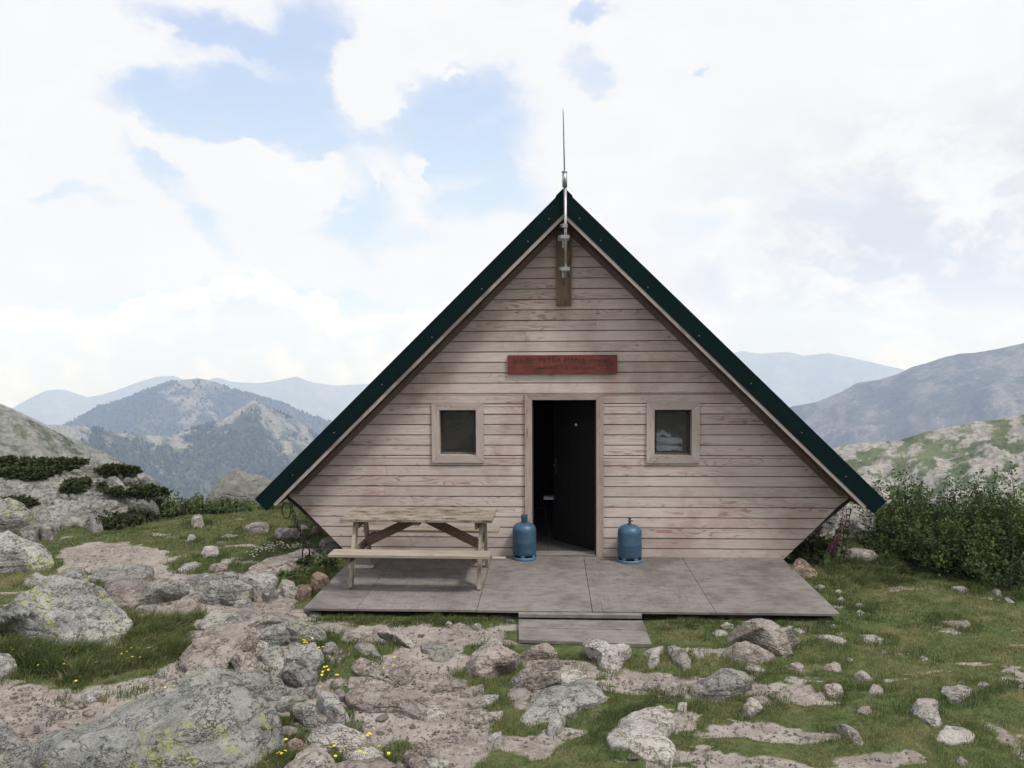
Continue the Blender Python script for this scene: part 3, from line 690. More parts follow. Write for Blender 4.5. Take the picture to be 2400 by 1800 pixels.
# ------------------------------------------------------------------ the hut
hut = thing('mountain_hut', 'wooden hut with steep dark green roof reaching almost to the ground', 'hut', (HX, 0, 0))
ANG = atan2(3.78, 3.865); ca, sa = cos(ANG), sin(ANG); TZ = 4.58; LEN = 3.865/ca; DEPTH = 6.2
def slope_pt(s, t, nrm, y):                       # t down the slope from the ridge, nrm below the outer skin
    return np.array([s*(t*ca - nrm*sa), y, TZ - t*sa - nrm*ca])
HALF = 3.47; ZE = .72; HB = 2.76; ZB = -.03; ZA = TZ-.235/ca
def half_w(z):
    if z < ZE: return HB + (z-ZB)/(ZE-ZB)*(HALF+.03-HB)
    return max(0.0, (ZA-z)*ca/sa)
def grp_thing(o): return o
# front wall: overlapping boards with dark gaps, cut round the openings
OPEN = [(-.46, .50, -.1, 2.07), (-1.62, -1.09, 1.26, 1.92), (1.107, 1.637, 1.26, 1.92)]
wb = MB(); PITCH = .1322; z = -.03; zs = []
while z < ZA: zs.append(z); z += PITCH
cuts = sorted(set(zs+[a for o in OPEN for a in (o[2], o[3])]))
cuts = [c for c in cuts if c >= ZB-1e-6]
rowid = {}
def row_of(z_): return int((z_+.03)/PITCH+1e-6)
for a, b in zip(cuts, cuts[1:]+[ZA]):
    if b-a < 1e-4: continue
    mid = (a+b)/2; row = row_of(mid); rz = -.03+row*PITCH
    rr = random.Random(row*7+1)
    joint = rr.choice([None, None, rr.uniform(-2.5, 2.5)])
    z0 = a + (.0055 if abs(a-rz) < 1e-4 else 0); z1 = b
    segs = [(-9, 9)]
    for ox0, ox1, oz0, oz1 in OPEN:
        if oz0 < mid < oz1:
            ns = []
            for p, q in segs:
                if q <= ox0 or p >= ox1: ns.append((p, q))
                else: ns += [(p, ox0), (ox1, q)]
            segs = ns
    if joint is not None:
        ns = []
        for p, q in segs:
            ns += [(p, joint-.0015), (joint+.0015, q)] if p < joint < q else [(p, q)]
        segs = ns
    for si, (p, q) in enumerate(segs):
        side = 0 if (joint is None or q <= joint+.01) else 1
        ofs = 40.0*(row*3+side+1) + 3
        def X(v, zz): return max(-half_w(zz), min(half_w(zz), v))
        x00, x10, x01, x11 = X(p, z0), X(q, z0), X(p, z1), X(q, z1)
        if max(x10-x00, x11-x01) < .02: continue
        yf0 = -.024 + rr.uniform(-.002, .002); yf1 = yf0+.005; yb = .02; ch = .006
        def P(x0_, x1_, zz): return (x0_, x1_, zz)
        # front face with a chamfered lower edge and a lip on top
        pts = [((x00, yf0+.007, z0), (x10, yf0+.007, z0)), ((x00, yf0, z0+ch), (x10, yf0, z0+ch)), ((x01, yf1, z1-.002), (x11, yf1, z1-.003)), ((x01, yb, z1), (x11, yb, z1))]
        pts = [((x00, yb, z0), (x10, yb, z0))]+pts
        for (l0, r0), (l1, r1) in zip(pts, pts[1:]):
            wb.poly([l0, r0, r1, l1], [(ofs+l0[0], l0[2]), (ofs+r0[0], r0[2]), (ofs+r1[0], r1[2]), (ofs+l1[0], l1[2])])
        for e in (0, 1): wb.poly([pp[e] for pp in (pts if e else pts[::-1])], [(ofs, 0)]*5)
front = wb.build('front_wall', M['siding'], hut)
# shell behind: backing, side and rear walls, one hexagonal body with the openings left free
sh = MB()
def hexpts(y): return [(-HB, y, ZB), (HB, y, ZB), (half_w(ZE), y, ZE), (0.001, y, ZA), (-.001, y, ZA), (-half_w(ZE), y, ZE)]
for a, b in zip(cuts, cuts[1:]+[ZA]):             # backing 20 mm behind the boards
    mid = (a+b)/2; segs = [(-9, 9)]
    for ox0, ox1, oz0, oz1 in OPEN:
        if oz0 < mid < oz1:
            segs = [g for p, q in segs for g in ([(p, q)] if q <= ox0 or p >= ox1 else [(p, ox0), (ox1, q)])]
    for p, q in segs:
        def X(v, zz): return max(-half_w(zz), min(half_w(zz), v))
        sh.poly([(X(p, a), .021, a), (X(q, a), .021, a), (X(q, b), .021, b), (X(p, b), .021, b)])
bk = sh.build('wall_backing', M['soffit'], hut)
sh = MB(); A, B = hexpts(.022), hexpts(DEPTH)
for i, j in ((1, 2), (5, 0), (0, 1)):
    sh.poly([A[i], B[i], B[j], A[j]], [(0, 0), (6, 0), (6, 1), (0, 1)])
sh.poly(B[::-1], [(p[0], p[2]) for p in B[::-1]])
sh.build('side_walls', M['siding'], hut)
# roof: corrugated outer sheet, body, soffit
for s in (-1, 1):
    rb = MB()
    N = 6
    y0, y1 = -.395, DEPTH+.4
    rb.hexa([slope_pt(s, t, n_, y) for n_ in (.20, .035) for y in (y0+.01, y1) for t in (n_*sa/ca, LEN-.03)], 1)
    roof = rb.build('roof', M['green'], hut)
    # ribs of the metal sheet
    ribs = MB(); yy = y0+.02; k = 0
    while yy < y1-.1:
        ribs.hexa([slope_pt(s, t, n_, y) for n_ in (.036, .004) for y in (yy, yy+.05) for t in (0.02, LEN-.02)], 0); yy += .25; k += 1
    ribs.build('sheet_rib', M['green'], roof)
    fl = MB(); O = 0
    fl.hexa([slope_pt(s, t, n_, y) for n_ in (.205, .004) for y in (-.42, -.412) for t in (n_*sa/ca+.0005, LEN)], 0)
    fl.hexa([slope_pt(s, t, n_, y) for n_ in (.012, 0.0) for y in (-.4215, -.20) for t in (n_*sa/ca+.001, LEN)], 0)
    fl.hexa([slope_pt(s, t, n_, y) for n_ in (.205, .0) for y in (-.4185, -.30) for t in (LEN-.004, LEN+.003)], 1)
    v = fl.build('verge_flashing', M['green'], roof)
    scn = 0
    for t in (.38, .75, 1.55, 2.4, 3.25, 4.1, 4.85):
        scw = MB(); c = slope_pt(s, t, .13+.02*sin(t*9), -.422); scw.lathe([(0, -.003), (.008, -.003), (.008, .004), (.0, .006)], 8)
        for q in range(len(scw.v)-32, len(scw.v)):
            vx = scw.v[q]; scw.v[q] = (c[0]+vx[0], c[1]-vx[2], c[2]+vx[1])
        scw.build('screw', M['steel_dull'], v)
    bb = MB()
    t0, t1 = .21*sa/ca, LEN-.12
    bb.hexa([slope_pt(s, t, n_, y) for n_ in (.246, .207) for y in (-.414, -.385) for t in ((.246 if n_ > .22 else .207)*sa/ca, t1)], 0)
    bb.build('barge_board', M['barge'], roof)
    so = MB()
    for q in range(3):
        ya, yb_ = -.384+q*.135, -.384+q*.135+.130
        so.hexa([slope_pt(s, t, n_, y) for n_ in (.236, .202) for y in (ya, yb_) for t in ((.236 if n_ > .22 else .202)*sa/ca+.0, LEN-.10)], 0)
    so.hexa([slope_pt(s, t, n_, y) for n_ in (.236, .202) for y in (.026, y1) for t in (.3, LEN-.10)], 0)
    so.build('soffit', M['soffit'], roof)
    fz = MB()
    fz.hexa([slope_pt(s, t, n_, y) for n_ in (.305, .238) for y in (-.050, -.0255) for t in ((.305 if n_ > .3 else .238)*sa/ca, LEN-.30 if n_ > .3 else LEN-.24)], 0)
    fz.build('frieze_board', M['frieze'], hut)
    # lower rafter end seen under the eave
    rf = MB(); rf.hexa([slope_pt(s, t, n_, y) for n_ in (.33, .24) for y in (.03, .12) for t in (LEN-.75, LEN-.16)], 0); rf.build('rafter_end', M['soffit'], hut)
rc = MB()                                          # ridge capping
for s in (-1, 1):
    rc.hexa([slope_pt(s, t, n_, y) for n_ in (-.001, -.012) for y in (-.428, DEPTH+.45) for t in (n_*sa/ca, .13)], 1)
rc.build('ridge_cap', M['green'], hut)
# mitred frames
def frame(name, x0, x1, z0, z1, w_, y0, y1, mtl, parent, bottom=True, reveal=0.0, label=None):
    f = MB()
    def piece(o0, o1, i0, i1, horiz):             # outer pair and inner pair of (x,z)
        P = [(o0[0], y0, o0[1]), (o1[0], y0, o1[1]), (i0[0], y0, i0[1]), (i1[0], y0, i1[1]), (o0[0], y1, o0[1]), (o1[0], y1, o1[1]), (i0[0], y1, i0[1]), (i1[0], y1, i1[1])]
        f.hexa(P, 0)
    g = .0015
    if bottom: piece((x0+g, z0), (x1-g, z0), (x0+w_+g, z0+w_), (x1-w_-g, z0+w_), True)
    piece((x0+g, z1), (x1-g, z1), (x0+w_+g, z1-w_), (x1-w_-g, z1-w_), True)
    piece((x0, z0+(g if bottom else 0)), (x0, z1-g), (x0+w_, z0+(w_+g if bottom else 0)), (x0+w_, z1-w_-g), False)
    piece((x1, z0+(g if bottom else 0)), (x1, z1-g), (x1-w_, z0+(w_+g if bottom else 0)), (x1-w_, z1-w_-g), False)
    o = f.build(name, mtl, parent)
    return o
def window(cx, tilt, label):
    x0, x1, z0, z1 = cx-.332, cx+.332, 1.203, 1.978
    fr = frame('window', x0, x1, z0, z1, .098, -.048, -.0265, M['trim'], hut); fr['label'] = label
    r = MB(); a0, a1, b0, b1 = x0+.085, x1-.085, z0+.085, z1-.085      # reveal boards
    r.hexa([(a0, -.026, b0), (a1, -.026, b0), (a0, .16, b0), (a1, .16, b0), (a0, -.026, b0+.013), (a1, -.026, b0+.013), (a0, .16, b0+.013), (a1, .16, b0+.013)], 0)
    r.box(a0, a1, -.026, .16, b1-.013, b1, 0); r.box(a0, a0+.013, -.026, .16, b0+.014, b1-.014, 2); r.box(a1-.013, a1, -.026, .16, b0+.014, b1-.014, 2)
    r.build('reveal', M['trim'], fr)
    s_ = MB(); i0, i1, j0, j1 = a0+.014, a1-.014, b0+.014, b1-.014; wd = .042
    s_.box(i0, i0+wd, .085, .125, j0, j1, 2); s_.box(i1-wd, i1, .085, .125, j0, j1, 2); s_.box(i0+wd+.001, i1-wd-.001, .085, .125, j0, j0+.03, 0); s_.box(i0+wd+.001, i1-wd-.001, .085, .125, j1-.04, j1, 0)
    s_.build('sash', M['dark_frame'], fr)
    q = MB(); q.box(i0+.01, i1-.01, .060, .084, j0+.002, j0+.022, 0); q.build('sill', M['sill'], fr)
    g = MB(); y = .10; g.poly([(i0+wd-.004, y, j0+.026), (i1-wd+.004, y, j0+.026), (i1-wd+.004, y, j1-.036), (i0+wd-.004, y, j1-.036)]); g.build('pane', M['glass'], fr)
window(-1.356, 0, 'small square window left of the door'); window(1.372, 0, 'small square window right of the door, pale bedding behind it')
df = frame('door_frame', -.498, .498, -.01, 2.098, .090, -.052, -.0265, M['doortrim'], hut, bottom=False)
jb = MB(); jb.box(-.412, -.396, -.026, .18, 0, 2.012, 2); jb.box(.398, .414, -.026, .18, 0, 2.012, 2); jb.box(-.395, .397, -.026, .18, 2.0, 2.016, 0); jb.build('door_jamb', M['soffit'], df)
th = MB(); th.box(-.395, .397, -.05, .16, -.02, .022, 0); th.build('threshold', M['deck'], df)
# inside: dark room seen through the door
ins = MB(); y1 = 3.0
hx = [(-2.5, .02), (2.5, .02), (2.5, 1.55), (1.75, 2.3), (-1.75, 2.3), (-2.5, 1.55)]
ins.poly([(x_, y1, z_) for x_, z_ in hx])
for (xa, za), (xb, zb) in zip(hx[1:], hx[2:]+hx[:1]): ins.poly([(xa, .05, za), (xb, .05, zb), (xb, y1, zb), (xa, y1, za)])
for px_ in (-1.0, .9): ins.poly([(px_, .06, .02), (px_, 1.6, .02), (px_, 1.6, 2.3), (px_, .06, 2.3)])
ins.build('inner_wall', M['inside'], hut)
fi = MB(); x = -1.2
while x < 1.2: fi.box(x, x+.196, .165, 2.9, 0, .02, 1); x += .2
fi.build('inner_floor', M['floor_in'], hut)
# door leaf swung inwards on its right-hand hinge
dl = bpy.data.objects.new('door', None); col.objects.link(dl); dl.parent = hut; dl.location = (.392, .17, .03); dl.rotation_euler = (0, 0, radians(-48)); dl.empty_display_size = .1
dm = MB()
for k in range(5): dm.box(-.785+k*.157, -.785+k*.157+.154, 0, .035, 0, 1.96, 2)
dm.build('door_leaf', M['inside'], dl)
hd = MB(); hd.box(-.74, -.715, -.012, -.001, .92, 1.12, 2); hd.tube([(-.73, -.01, 1.04), (-.73, -.05, 1.04), (-.65, -.055, 1.035)], .008, 8); hd.build('door_handle', M['brass'], dl)
tg = MB(); tg.box(-.355, -.32, -.003, -.001, 1.60, 1.63, 0); tg.build('door_tag', M['white_plastic'], dl)
shf = thing('shelf_board', 'thin pale shelf edge glimpsed in the dark doorway', 'shelf', (0, 0, 0))
q = MB(); p = on_y(1190, 1078, .9); q.box(p[0]-.10, p[0]+.06, .9, 1.1, p[2]-.008, p[2]+.008, 0); o = q.build('shelf_top', M['white_plastic'], shf)
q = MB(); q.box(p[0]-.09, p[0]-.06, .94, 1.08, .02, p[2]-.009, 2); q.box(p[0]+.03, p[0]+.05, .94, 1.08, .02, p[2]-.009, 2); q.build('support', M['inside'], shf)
# folded bedding seen through the right-hand window
q = MB(); nb = 26; P = []
for lay, (zz, hh) in enumerate(((1.30, .085), (1.392, .10), (1.50, .07))):
    xx0, xx1 = (-.24, .20) if lay < 2 else (-.24, .05)
    n1 = 24
    g = [[(xx0+(xx1-xx0)*i/n1, 0, 0) for i in range(n1+1)] for j in range(9)]
    pts = []
    for j in range(9):
        a = pi*(j/8-.5); row = []
        for i in range(n1+1):
            xx = xx0+(xx1-xx0)*i/n1; w_ = float(fbm(xx*7, j*.5, lay*3.1, 3))*.018
            row.append((HX+1.372-.03+xx, .34-.05*cos(a)*(1-.3*abs(i/n1-.5)) + w_, zz+hh*(.5+.5*sin(a))*(1-.25*(i/n1)**6)+.6*w_+(.02 if lay == 2 else 0)*sin(i*.5)))
        pts.append(row)
    for j in range(8):
        for i in range(n1): q.poly([pts[j][i], pts[j][i+1], pts[j+1][i+1], pts[j+1][i]], smooth=True)
    q.poly([pts[8][0], pts[8][n1], (pts[8][n1][0], .9, pts[8][n1][2]), (pts[8][0][0], .9, pts[8][0][2])])
bed = q.build('folded_bedding', M['cloth']); tag(bed, 'folded white bedding lying behind the right-hand window', 'bedding')
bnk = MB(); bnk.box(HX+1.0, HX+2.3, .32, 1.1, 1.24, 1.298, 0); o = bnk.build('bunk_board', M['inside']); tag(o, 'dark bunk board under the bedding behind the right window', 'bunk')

# ------------------------------------------------------------------ sign
sg = thing('wooden_sign', 'dark red wooden name sign above the door with carved lettering', 'sign', (HX-.022, -.027, 2.457))
q = MB(); q.box(-.690, .690, -.03, 0, -.118, .118, 0); q.build('sign_board', M['sign'], sg, bevel=.003)
def text(body, x, z, size, parent, name='lettering', y=-.0305, sx_=1.0, align='CENTER', mtl='letter', ext=.0012):
    cu = bpy.data.curves.new('t', 'FONT'); cu.body = body; cu.size = size; cu.align_x = align; cu.align_y = 'CENTER'; cu.extrude = ext; cu.offset = .0012; cu.space_character = 1.12; cu.resolution_u = 3
    tmp = bpy.data.objects.new('t', cu); col.objects.link(tmp); bpy.context.view_layer.update()
    me = bpy.data.meshes.new_from_object(tmp.evaluated_get(bpy.context.evaluated_depsgraph_get())); bpy.data.objects.remove(tmp)
    o = bpy.data.objects.new(name, me); col.objects.link(o); me.materials.clear(); me.materials.append(M[mtl]); me.name = name
    o.parent = parent; o.location = (x, y, z); o.rotation_euler = (pi/2, 0, 0); o.scale = (sx_, 1, 1); return o
text('PETRA PIANA', .0, .050, .088, sg); text('RGE  DE', -.50, .048, .060, sg, sx_=1.05); text('1842 M', .475, .044, .050, sg); text('COMMUNE  DE  VENACO', .0, -.048, .060, sg, sx_=1.12)
em = MB()
for rr_ in (.058, .042): em.tube([(.600+rr_*.85*cos(a*pi/12), -.031, -.010+rr_*1.25*sin(a*pi/12)) for a in range(24)], .0022, 6, closed=True)
em.tube([(.590, -.031, -.045), (.583, -.031, .0), (.600, -.031, .035), (.612, -.031, .01), (.606, -.031, -.04)], .003, 6)
em.build('emblem', M['letter'], sg)

# ------------------------------------------------------------------ lightning rod on its plank
lr = thing('lightning_rod', 'steel lightning rod and pole clamped to a plank in the gable peak', 'lightning rod', (HX, 0, 3.2))
q = MB(); q.box(-.095, .095, -.078, -.027, 0.0, .93, 2); q.build('mounting_board', M['plank'], lr, bevel=.004)
YR = -.455
def rp(px, py, y=YR): v = on_y(px, py, y); return (v[0]-HX, y, v[2]-3.2)
q = MB(); q.tube([rp(1222, 597), rp(1221, 402)], .0195, 12); q.build('pole', M['steel'], lr)
q = MB(); q.tube([rp(1220, 404), rp(1219.5, 372)], .030, 14); q.tube([rp(1219.5, 372.5), rp(1219.5, 370)], .034, 14); q.build('sleeve', M['steel'], lr)
q = MB(); q.tube([rp(1219.3, 372), rp(1217.5, 285), rp(1216.6, 246), rp(1216, 233)], [.0085, .0075, .006, .0025], 8); q.build('rod_tip', M['steel_dull'], lr)
q = MB()
def clamp(px, py, arm=True, w_=.055):
    q = MB(); c = rp(px, py); q.box(c[0]-w_, c[0]+w_*.8, c[1]-.035, c[1]+.035, c[2]-.022, c[2]+.022, 0)
    q.tube([(c[0]-w_-.03, c[1]-.02, c[2]+.008), (c[0]+w_, c[1]-.02, c[2]+.008)], .008, 6); q.tube([(c[0]-w_-.02, c[1]+.02, c[2]-.008), (c[0]+w_, c[1]+.02, c[2]-.008)], .008, 6)
    if arm: q.tube([(c[0]-.01, c[1]+.03, c[2]), (c[0]-.01, -.078, c[2])], .016, 8)
    q.build('clamp', M['steel'], lr)
clamp(1221, 488, False, .03); clamp(1221, 512); clamp(1221.5, 581)
q = MB(); c = rp(1221, 524); q.box(c[0]-.035, c[0]+.01, c[1]+.02, c[1]+.04, c[2]-.06, c[2]+.09, 2)
q.build('bracket', M['steel'], lr); q = MB(); q.box(-.075, .065, -.086, -.0785, .80, .855, 0); q.build('bracket', M['steel'], lr); q = MB(); c = rp(1221, 590); q.box(c[0]-.04, c[0]-.005, c[1]+.02, c[1]+.05, c[2]-.05, c[2]+.07, 2)
q.build('bracket', M['steel'], lr)
# ------------------------------------------------------------------ deck of plywood sheets and its step
dk = thing('deck', 'low plywood deck laid in front of the hut', 'deck', (0, 0, 0))
bx = [float(on_z(p, 1317, 0)[0]) for p in (652, 770, 1030, 1279, 1543, 1806)]
tx = [float(on_z(p, 1205, 0)[0]) for p in (752, 829, 1052, 1272, 1468, 1692)]
for i in range(5):
    q = MB(); g = .003; ya = -2.17; yb = -.03
    a0, a1, b0, b1 = bx[i]+g, bx[i+1]-g, bx[i]+g, bx[i+1]-g
    if i == 0: b0 = bx[0]+.03
    if i == 4: b1 = bx[5]+.02
    dz = [0, .002, -.001, .001, 0][i]
    q.hexa([(a0, ya, -.022+dz), (a1, ya, -.022+dz), (b0, yb, -.022), (b1, yb, -.022), (a0, ya, dz), (a1, ya, dz), (b0, yb, dz*.5), (b1, yb, dz*.5)], 0 if i % 2 == 0 else 1)
    q.build('deck_panel', M['deck'], dk)
q = MB()
for y in (-2.10, -1.4, -.7, -.1): q.box(bx[0]+.12, bx[5]-.12, y+.1, y+.16, -.12, -.026, 0)
q.build('joists', M['brace'], dk)
stp = thing('deck_step', 'wooden step of two planks below the deck edge in front of the door', 'step', (0, 0, 0))
s1 = on_z(1121, 1319, -.01); s2 = on_z(1384, 1321, -.01); s3 = on_z(1408, 1391, -.06); s4 = on_z(1121, 1381, -.06)
q = MB(); q.hexa([(s1[0], -2.245, -.045), (s2[0], -2.245, -.045), (s1[0], -2.176, -.045), (s2[0], -2.176, -.045), (s1[0], -2.245, -.012), (s2[0], -2.245, -.012), (s1[0], -2.176, -.012), (s2[0], -2.176, -.012)], 0)
q.build('edge_board', M['deck'], stp)
def lerp(a, b, t): return np.array(a)*(1-t)+np.array(b)*t
fl_, fr_ = np.array([s4[0], s4[1]]), np.array([s3[0], s3[1]]); bl_, br_ = np.array([s1[0], -2.255]), np.array([s2[0]+.005, -2.255])
for k, (t0, t1) in enumerate(((0, .42), (.425, 1.0))):
    q = MB(); A0, A1, B0, B1 = lerp(bl_, fl_, t1), lerp(br_, fr_, t1), lerp(bl_, fl_, t0), lerp(br_, fr_, t0); zt = -.060-.004*k
    q.hexa([(A0[0], A0[1], zt-.03), (A1[0], A1[1], zt-.03), (B0[0], B0[1], zt-.03), (B1[0], B1[1], zt-.03), (A0[0], A0[1], zt), (A1[0], A1[1], zt), (B0[0], B0[1], zt), (B1[0], B1[1], zt)], 0)
    q.build('step_plank', M['deck'], stp)

# ------------------------------------------------------------------ picnic table with two attached benches
def tp(px, py, z_): v = on_z(px, py, z_); return v
fL, fR = tp(727, 1128, .75), tp(1060, 1128, .75); bR, bL = tp(1075, 1098, .75), tp(768, 1097, .75)
cx = float((fL+fR+bR+bL)[0]/4); cy = float((fL+fR+bR+bL)[1]/4); LT = 1.72; DT = .70
tb = thing('picnic_table', 'weathered wooden picnic table with attached benches on the deck', 'picnic table', (cx, -1.0, 0), rz=radians(-1.0))
q = MB(); rr = random.Random(3)
for k in range(5):
    y = -.36+k*.145; e = rr.uniform(-.01, .01); q.box(-LT/2+e, LT/2+e*.5, y, y+.139, .722, .75+rr.uniform(-.002, .002), 0)
q.build('tabletop', M['tabletop'], tb, bevel=.002)
for s in (-1, 1):
    q = MB()
    for k in range(2):
        y = s*.60-(.125)+k*.127; q.box(-.90 if s < 0 else -.82, .86, y, y+.118, .412, .442, 0)
    q.build('bench_seat', M['table'], tb, bevel=.002)
XL = .70
for s in (-1, 1):
    x = s*XL
    for t in (-1, 1):
        q = MB(); q.beam((x+s*.02, t*.20, .70), (x+s*.02, t*.47, 0.002), .038, .092, side=(1, 0, 0)); q.build('leg', M['table'], tb)
    q = MB(); q.beam((x-s*.022, -.70, .385), (x-s*.022, .70, .385), .036, .085, side=(1, 0, 0)); q.build('bench_bearer', M['brace'], tb)
    q = MB(); q.beam((x-s*.022, -.33, .680), (x-s*.022, .33, .680), .036, .08, side=(1, 0, 0)); q.build('top_bearer', M['brace'], tb)
    q = MB(); q.beam((s*.06, 0.0, .69), (x-s*.05, 0.0, .405), .04, .10, side=(0, 1, 0)); q.build('brace', M['brace'], tb)
q = MB(); q.beam((0, -.33, .700), (0, .33, .700), .07, .04, side=(1, 0, 0)); q.build('middle_bearer', M['brace'], tb)
o_ = tb
# scraps lying on the deck
def scrap(px, py, w_, d_, rz_, label, z_=.005, h=.014, mtl='siding'):
    p = on_z(px, py, z_); q = MB(); q.box(-w_/2, w_/2, -d_/2, d_/2, 0, h, 0); o = q.build('board_offcut', M[mtl], bevel=.002)
    o.location = (p[0], p[1], .003); o.rotation_euler = (0, 0, rz_); tag(o, label, 'offcut')
scrap(780, 1225, .31, .12, .08, 'short pale board offcut lying on the deck under the bench')
scrap(1078, 1206, .17, .08, 0.0, 'small board offcut beside the table leg against the wall')
scrap(1340, 1209, .50, .02, -.015, 'thin brown wooden lath lying along the wall by the doorway', h=.012, mtl='plank')
# gas bottles
def bottle_body(full):
    q = MB(); R = .150
    prof = [(0, .0), (R*.86, .045)] if False else []
    prof = [(.10, .052), (.135, .058), (.146, .072), (R, .10), (R, .232), (R*1.006, .236), (R*1.006, .244), (R, .248), (R, .385), (.148, .412), (.138, .444), (.118, .470), (.085, .490), (.045, .500), (.0, .502)]
    q.lathe(prof, 40); return q
def gas_bottle(px, py, label, capped):
    p = on_z(px, py, .0); t = thing('gas_bottle', label, 'gas bottle', (p[0], p[1], 0), 'blue gas bottles either side of the doorway', rz=.4 if capped else 1.0)
    t.scale = (1, 1, .92)
    bottle_body(True).build('cylinder', M['bottle'], t)
    q = MB(); q.lathe([(.148, .002), (.156, .002), (.158, .012), (.152, .036), (.150, .040), (.144, .036), (.144, .004), (.148, .002)], 40)
    for k in range(6):
        a = k*pi/3
        for j in range(5):
            a0 = a+(j/5-.5)*.34; a1 = a+((j+1)/5-.5)*.34
            q.hexa([(r_*cos(aa), r_*sin(aa), zz) for zz in (.034, .072) for r_ in (.141, .1495) for aa in (a0, a1)], 2)
    q.build('foot_ring', M['bottle_ring'], t)
    if capped:
        q = MB(); q.lathe([(.040, .495), (.040, .60), (.037, .606), (.0, .606)], 24); q.build('cap', M['bottle_cap'], t)
        q = MB(); q.tube([(.030, -.030, .585), (.042, -.045, .56), (.052, -.05, .53), (.055, -.045, .505)], .003, 6); q.build('cap_cord', M['wire'], t)
    else:
        q = MB(); q.lathe([(.030, .497), (.030, .512), (.016, .516), (.014, .54), (.019, .543), (.019, .556), (.010, .560), (.010, .574), (.018, .577), (.018, .592), (.0, .594)], 16)
        q.tube([(0, 0, .55), (.022, -.02, .55), (.030, -.026, .548)], .008, 8); q.build('valve', M['brass'], t)
gas_bottle(1133, 1206, 'blue gas bottle with a tall dark blue cap, standing between table and door', True)
gas_bottle(1360, 1212, 'blue gas bottle with an uncovered brass valve, right of the doorway', False)
# chains under the eaves
def chain(top, bot, n, sag, label, rings=True, r=.0065):
    top, bot = np.array(top), np.array(bot)
    t = thing('anchor_chain', label, 'chain', tuple(bot), 'chains tying the eaves down')
    L = np.linalg.norm(bot-top)/n; dz = (bot-top)/np.linalg.norm(bot-top)
    for k in range(n):
        c = top+(bot-top)*((k+.5)/n)+np.array([sag*sin(pi*(k+.5)/n), 0, 0])
        a = np.cross(dz, (0, 1, 0.2)); a /= np.linalg.norm(a); b = np.cross(dz, a); sd = a if k % 2 == 0 else (a*.35+b*.94)
        hl = L*.5+r*1.6; wd = min(.028, L*.34)
        pts = []
        for j in range(16):
            th_ = 2*pi*j/16; pts.append(c-bot + dz*(hl-wd)*np.sign(cos(th_))*(abs(cos(th_)) > .01) + dz*wd*cos(th_) + sd*wd*sin(th_))
        q = MB(); q.tube(pts, r, 6, closed=True); q.build('link', M['chain'], t)
    return t
ct = on_y(628, 1088, -.34); cb = hit(662, 1180); cb[1] = -.42; cb[2] = on_y(660, 1178, -.42)[2]; cb = on_y(661, 1180, -.42)
c1 = chain(ct, cb, 11, -.01, 'black iron chain hanging from the left eave to a concrete block')
q = MB(); rc_ = np.array(ct)-np.array(cb)                          # big hanging ring and the anchor staple
q.tube([rc_+np.array([-.05+.055*cos(a*pi/9), -.02, -.085+.10*sin(a*pi/9)]) for a in range(18)], .008, 7, closed=True); q.build('ring', M['chain'], c1)
q = MB(); q.tube([(-.045, 0, -.16), (-.045, 0, -.06), (-.025, 0, -.005), (0, 0, .012), (.025, 0, -.005), (.045, 0, -.06), (.048, 0, -.16)], .009, 7); q.build('anchor_staple', M['chain'], c1)
q = MB(); q.tube([rc_*.45+np.array([0, -.02, 0]), rc_*.30+np.array([.075, -.03, -.03])], .008, 6); q.tube([rc_*.72, rc_*.62+np.array([-.06, -.02, 0])], .007, 6); q.build('loose_wire', M['chain'], c1)
ct = on_y(1833, 1100, -.30); cb = on_y(1817, 1215, -.30)
c2 = chain(ct, cb, 9, .012, 'thin black iron chain hanging from the right eave into the grass', r=.0055)
q = MB(); rc_ = (np.array(ct)-np.array(cb)); q.tube([rc_*.62+np.array([.03*cos(a*pi/8), 0, .04*sin(a*pi/8)]) for a in range(16)], .007, 6, closed=True); q.build('ring', M['chain'], c2)
# ------------------------------------------------------------------ rocks
_ico = {}
def ico(n):
    if n not in _ico:
        bm = bmesh.new(); bmesh.ops.create_icosphere(bm, subdivisions=n, radius=1.0); bm.verts.ensure_lookup_table()
        V = np.array([v.co[:] for v in bm.verts]); Fc = np.array([[v.index for v in f.verts] for f in bm.faces]); bm.free(); _ico[n] = (V, Fc)
    return _ico[n]
OCC = []                                            # ground covered by rock: keeps grass out
def rock_mesh(name, V, Fc, mt, label, cat, group=None):
    c = V.mean(0); c[2] = V[:, 2].min()
    up = V[V[:, 2] > gh(V[:, 0], V[:, 1])-.005]; OCC.append(up[:, :2])
    o = np_mesh(name, V-c, Fc, M[mt], loc=tuple(c)); tag(o, label, cat, group); return o
def rough(V, D, size, seed, amp, layer=0.0):
    """fractal displacement along direction D"""
    s = seed*3.7; f_ = 2.2/size
    n_ = fbm(V[:, 0]*f_+s, V[:, 1]*f_, V[:, 2]*f_, 5, .52)
    rg = ridged(V[:, 0]*f_*.9, V[:, 1]*f_*.9+s, V[:, 2]*f_*1.6, 4)/1.9-.6
    V = V + D*((n_*.6-rg*.55)*amp*.85*size)[:, None]
    if layer:
        w_ = V[:, 2]/(.09*size)+.5*fbm(V[:, 0]*f_*.6, V[:, 1]*f_*.6, s, 3); st = w_-np.floor(w_)
        V = V + D*((sstep(st, .0, .25)-.5)*layer*size)[:, None]
    return V
def facet(U, seed, n, lo, hi, updown=1.0):
    r = np.random.default_rng(int(seed*1000)+17)
    for _ in range(n):
        a = r.normal(size=3); a[2] *= updown; a /= np.linalg.norm(a); d = r.uniform(lo, hi)
        e = U@a-d; U = U-np.outer(np.maximum(e, 0)*.92, a)
    return U
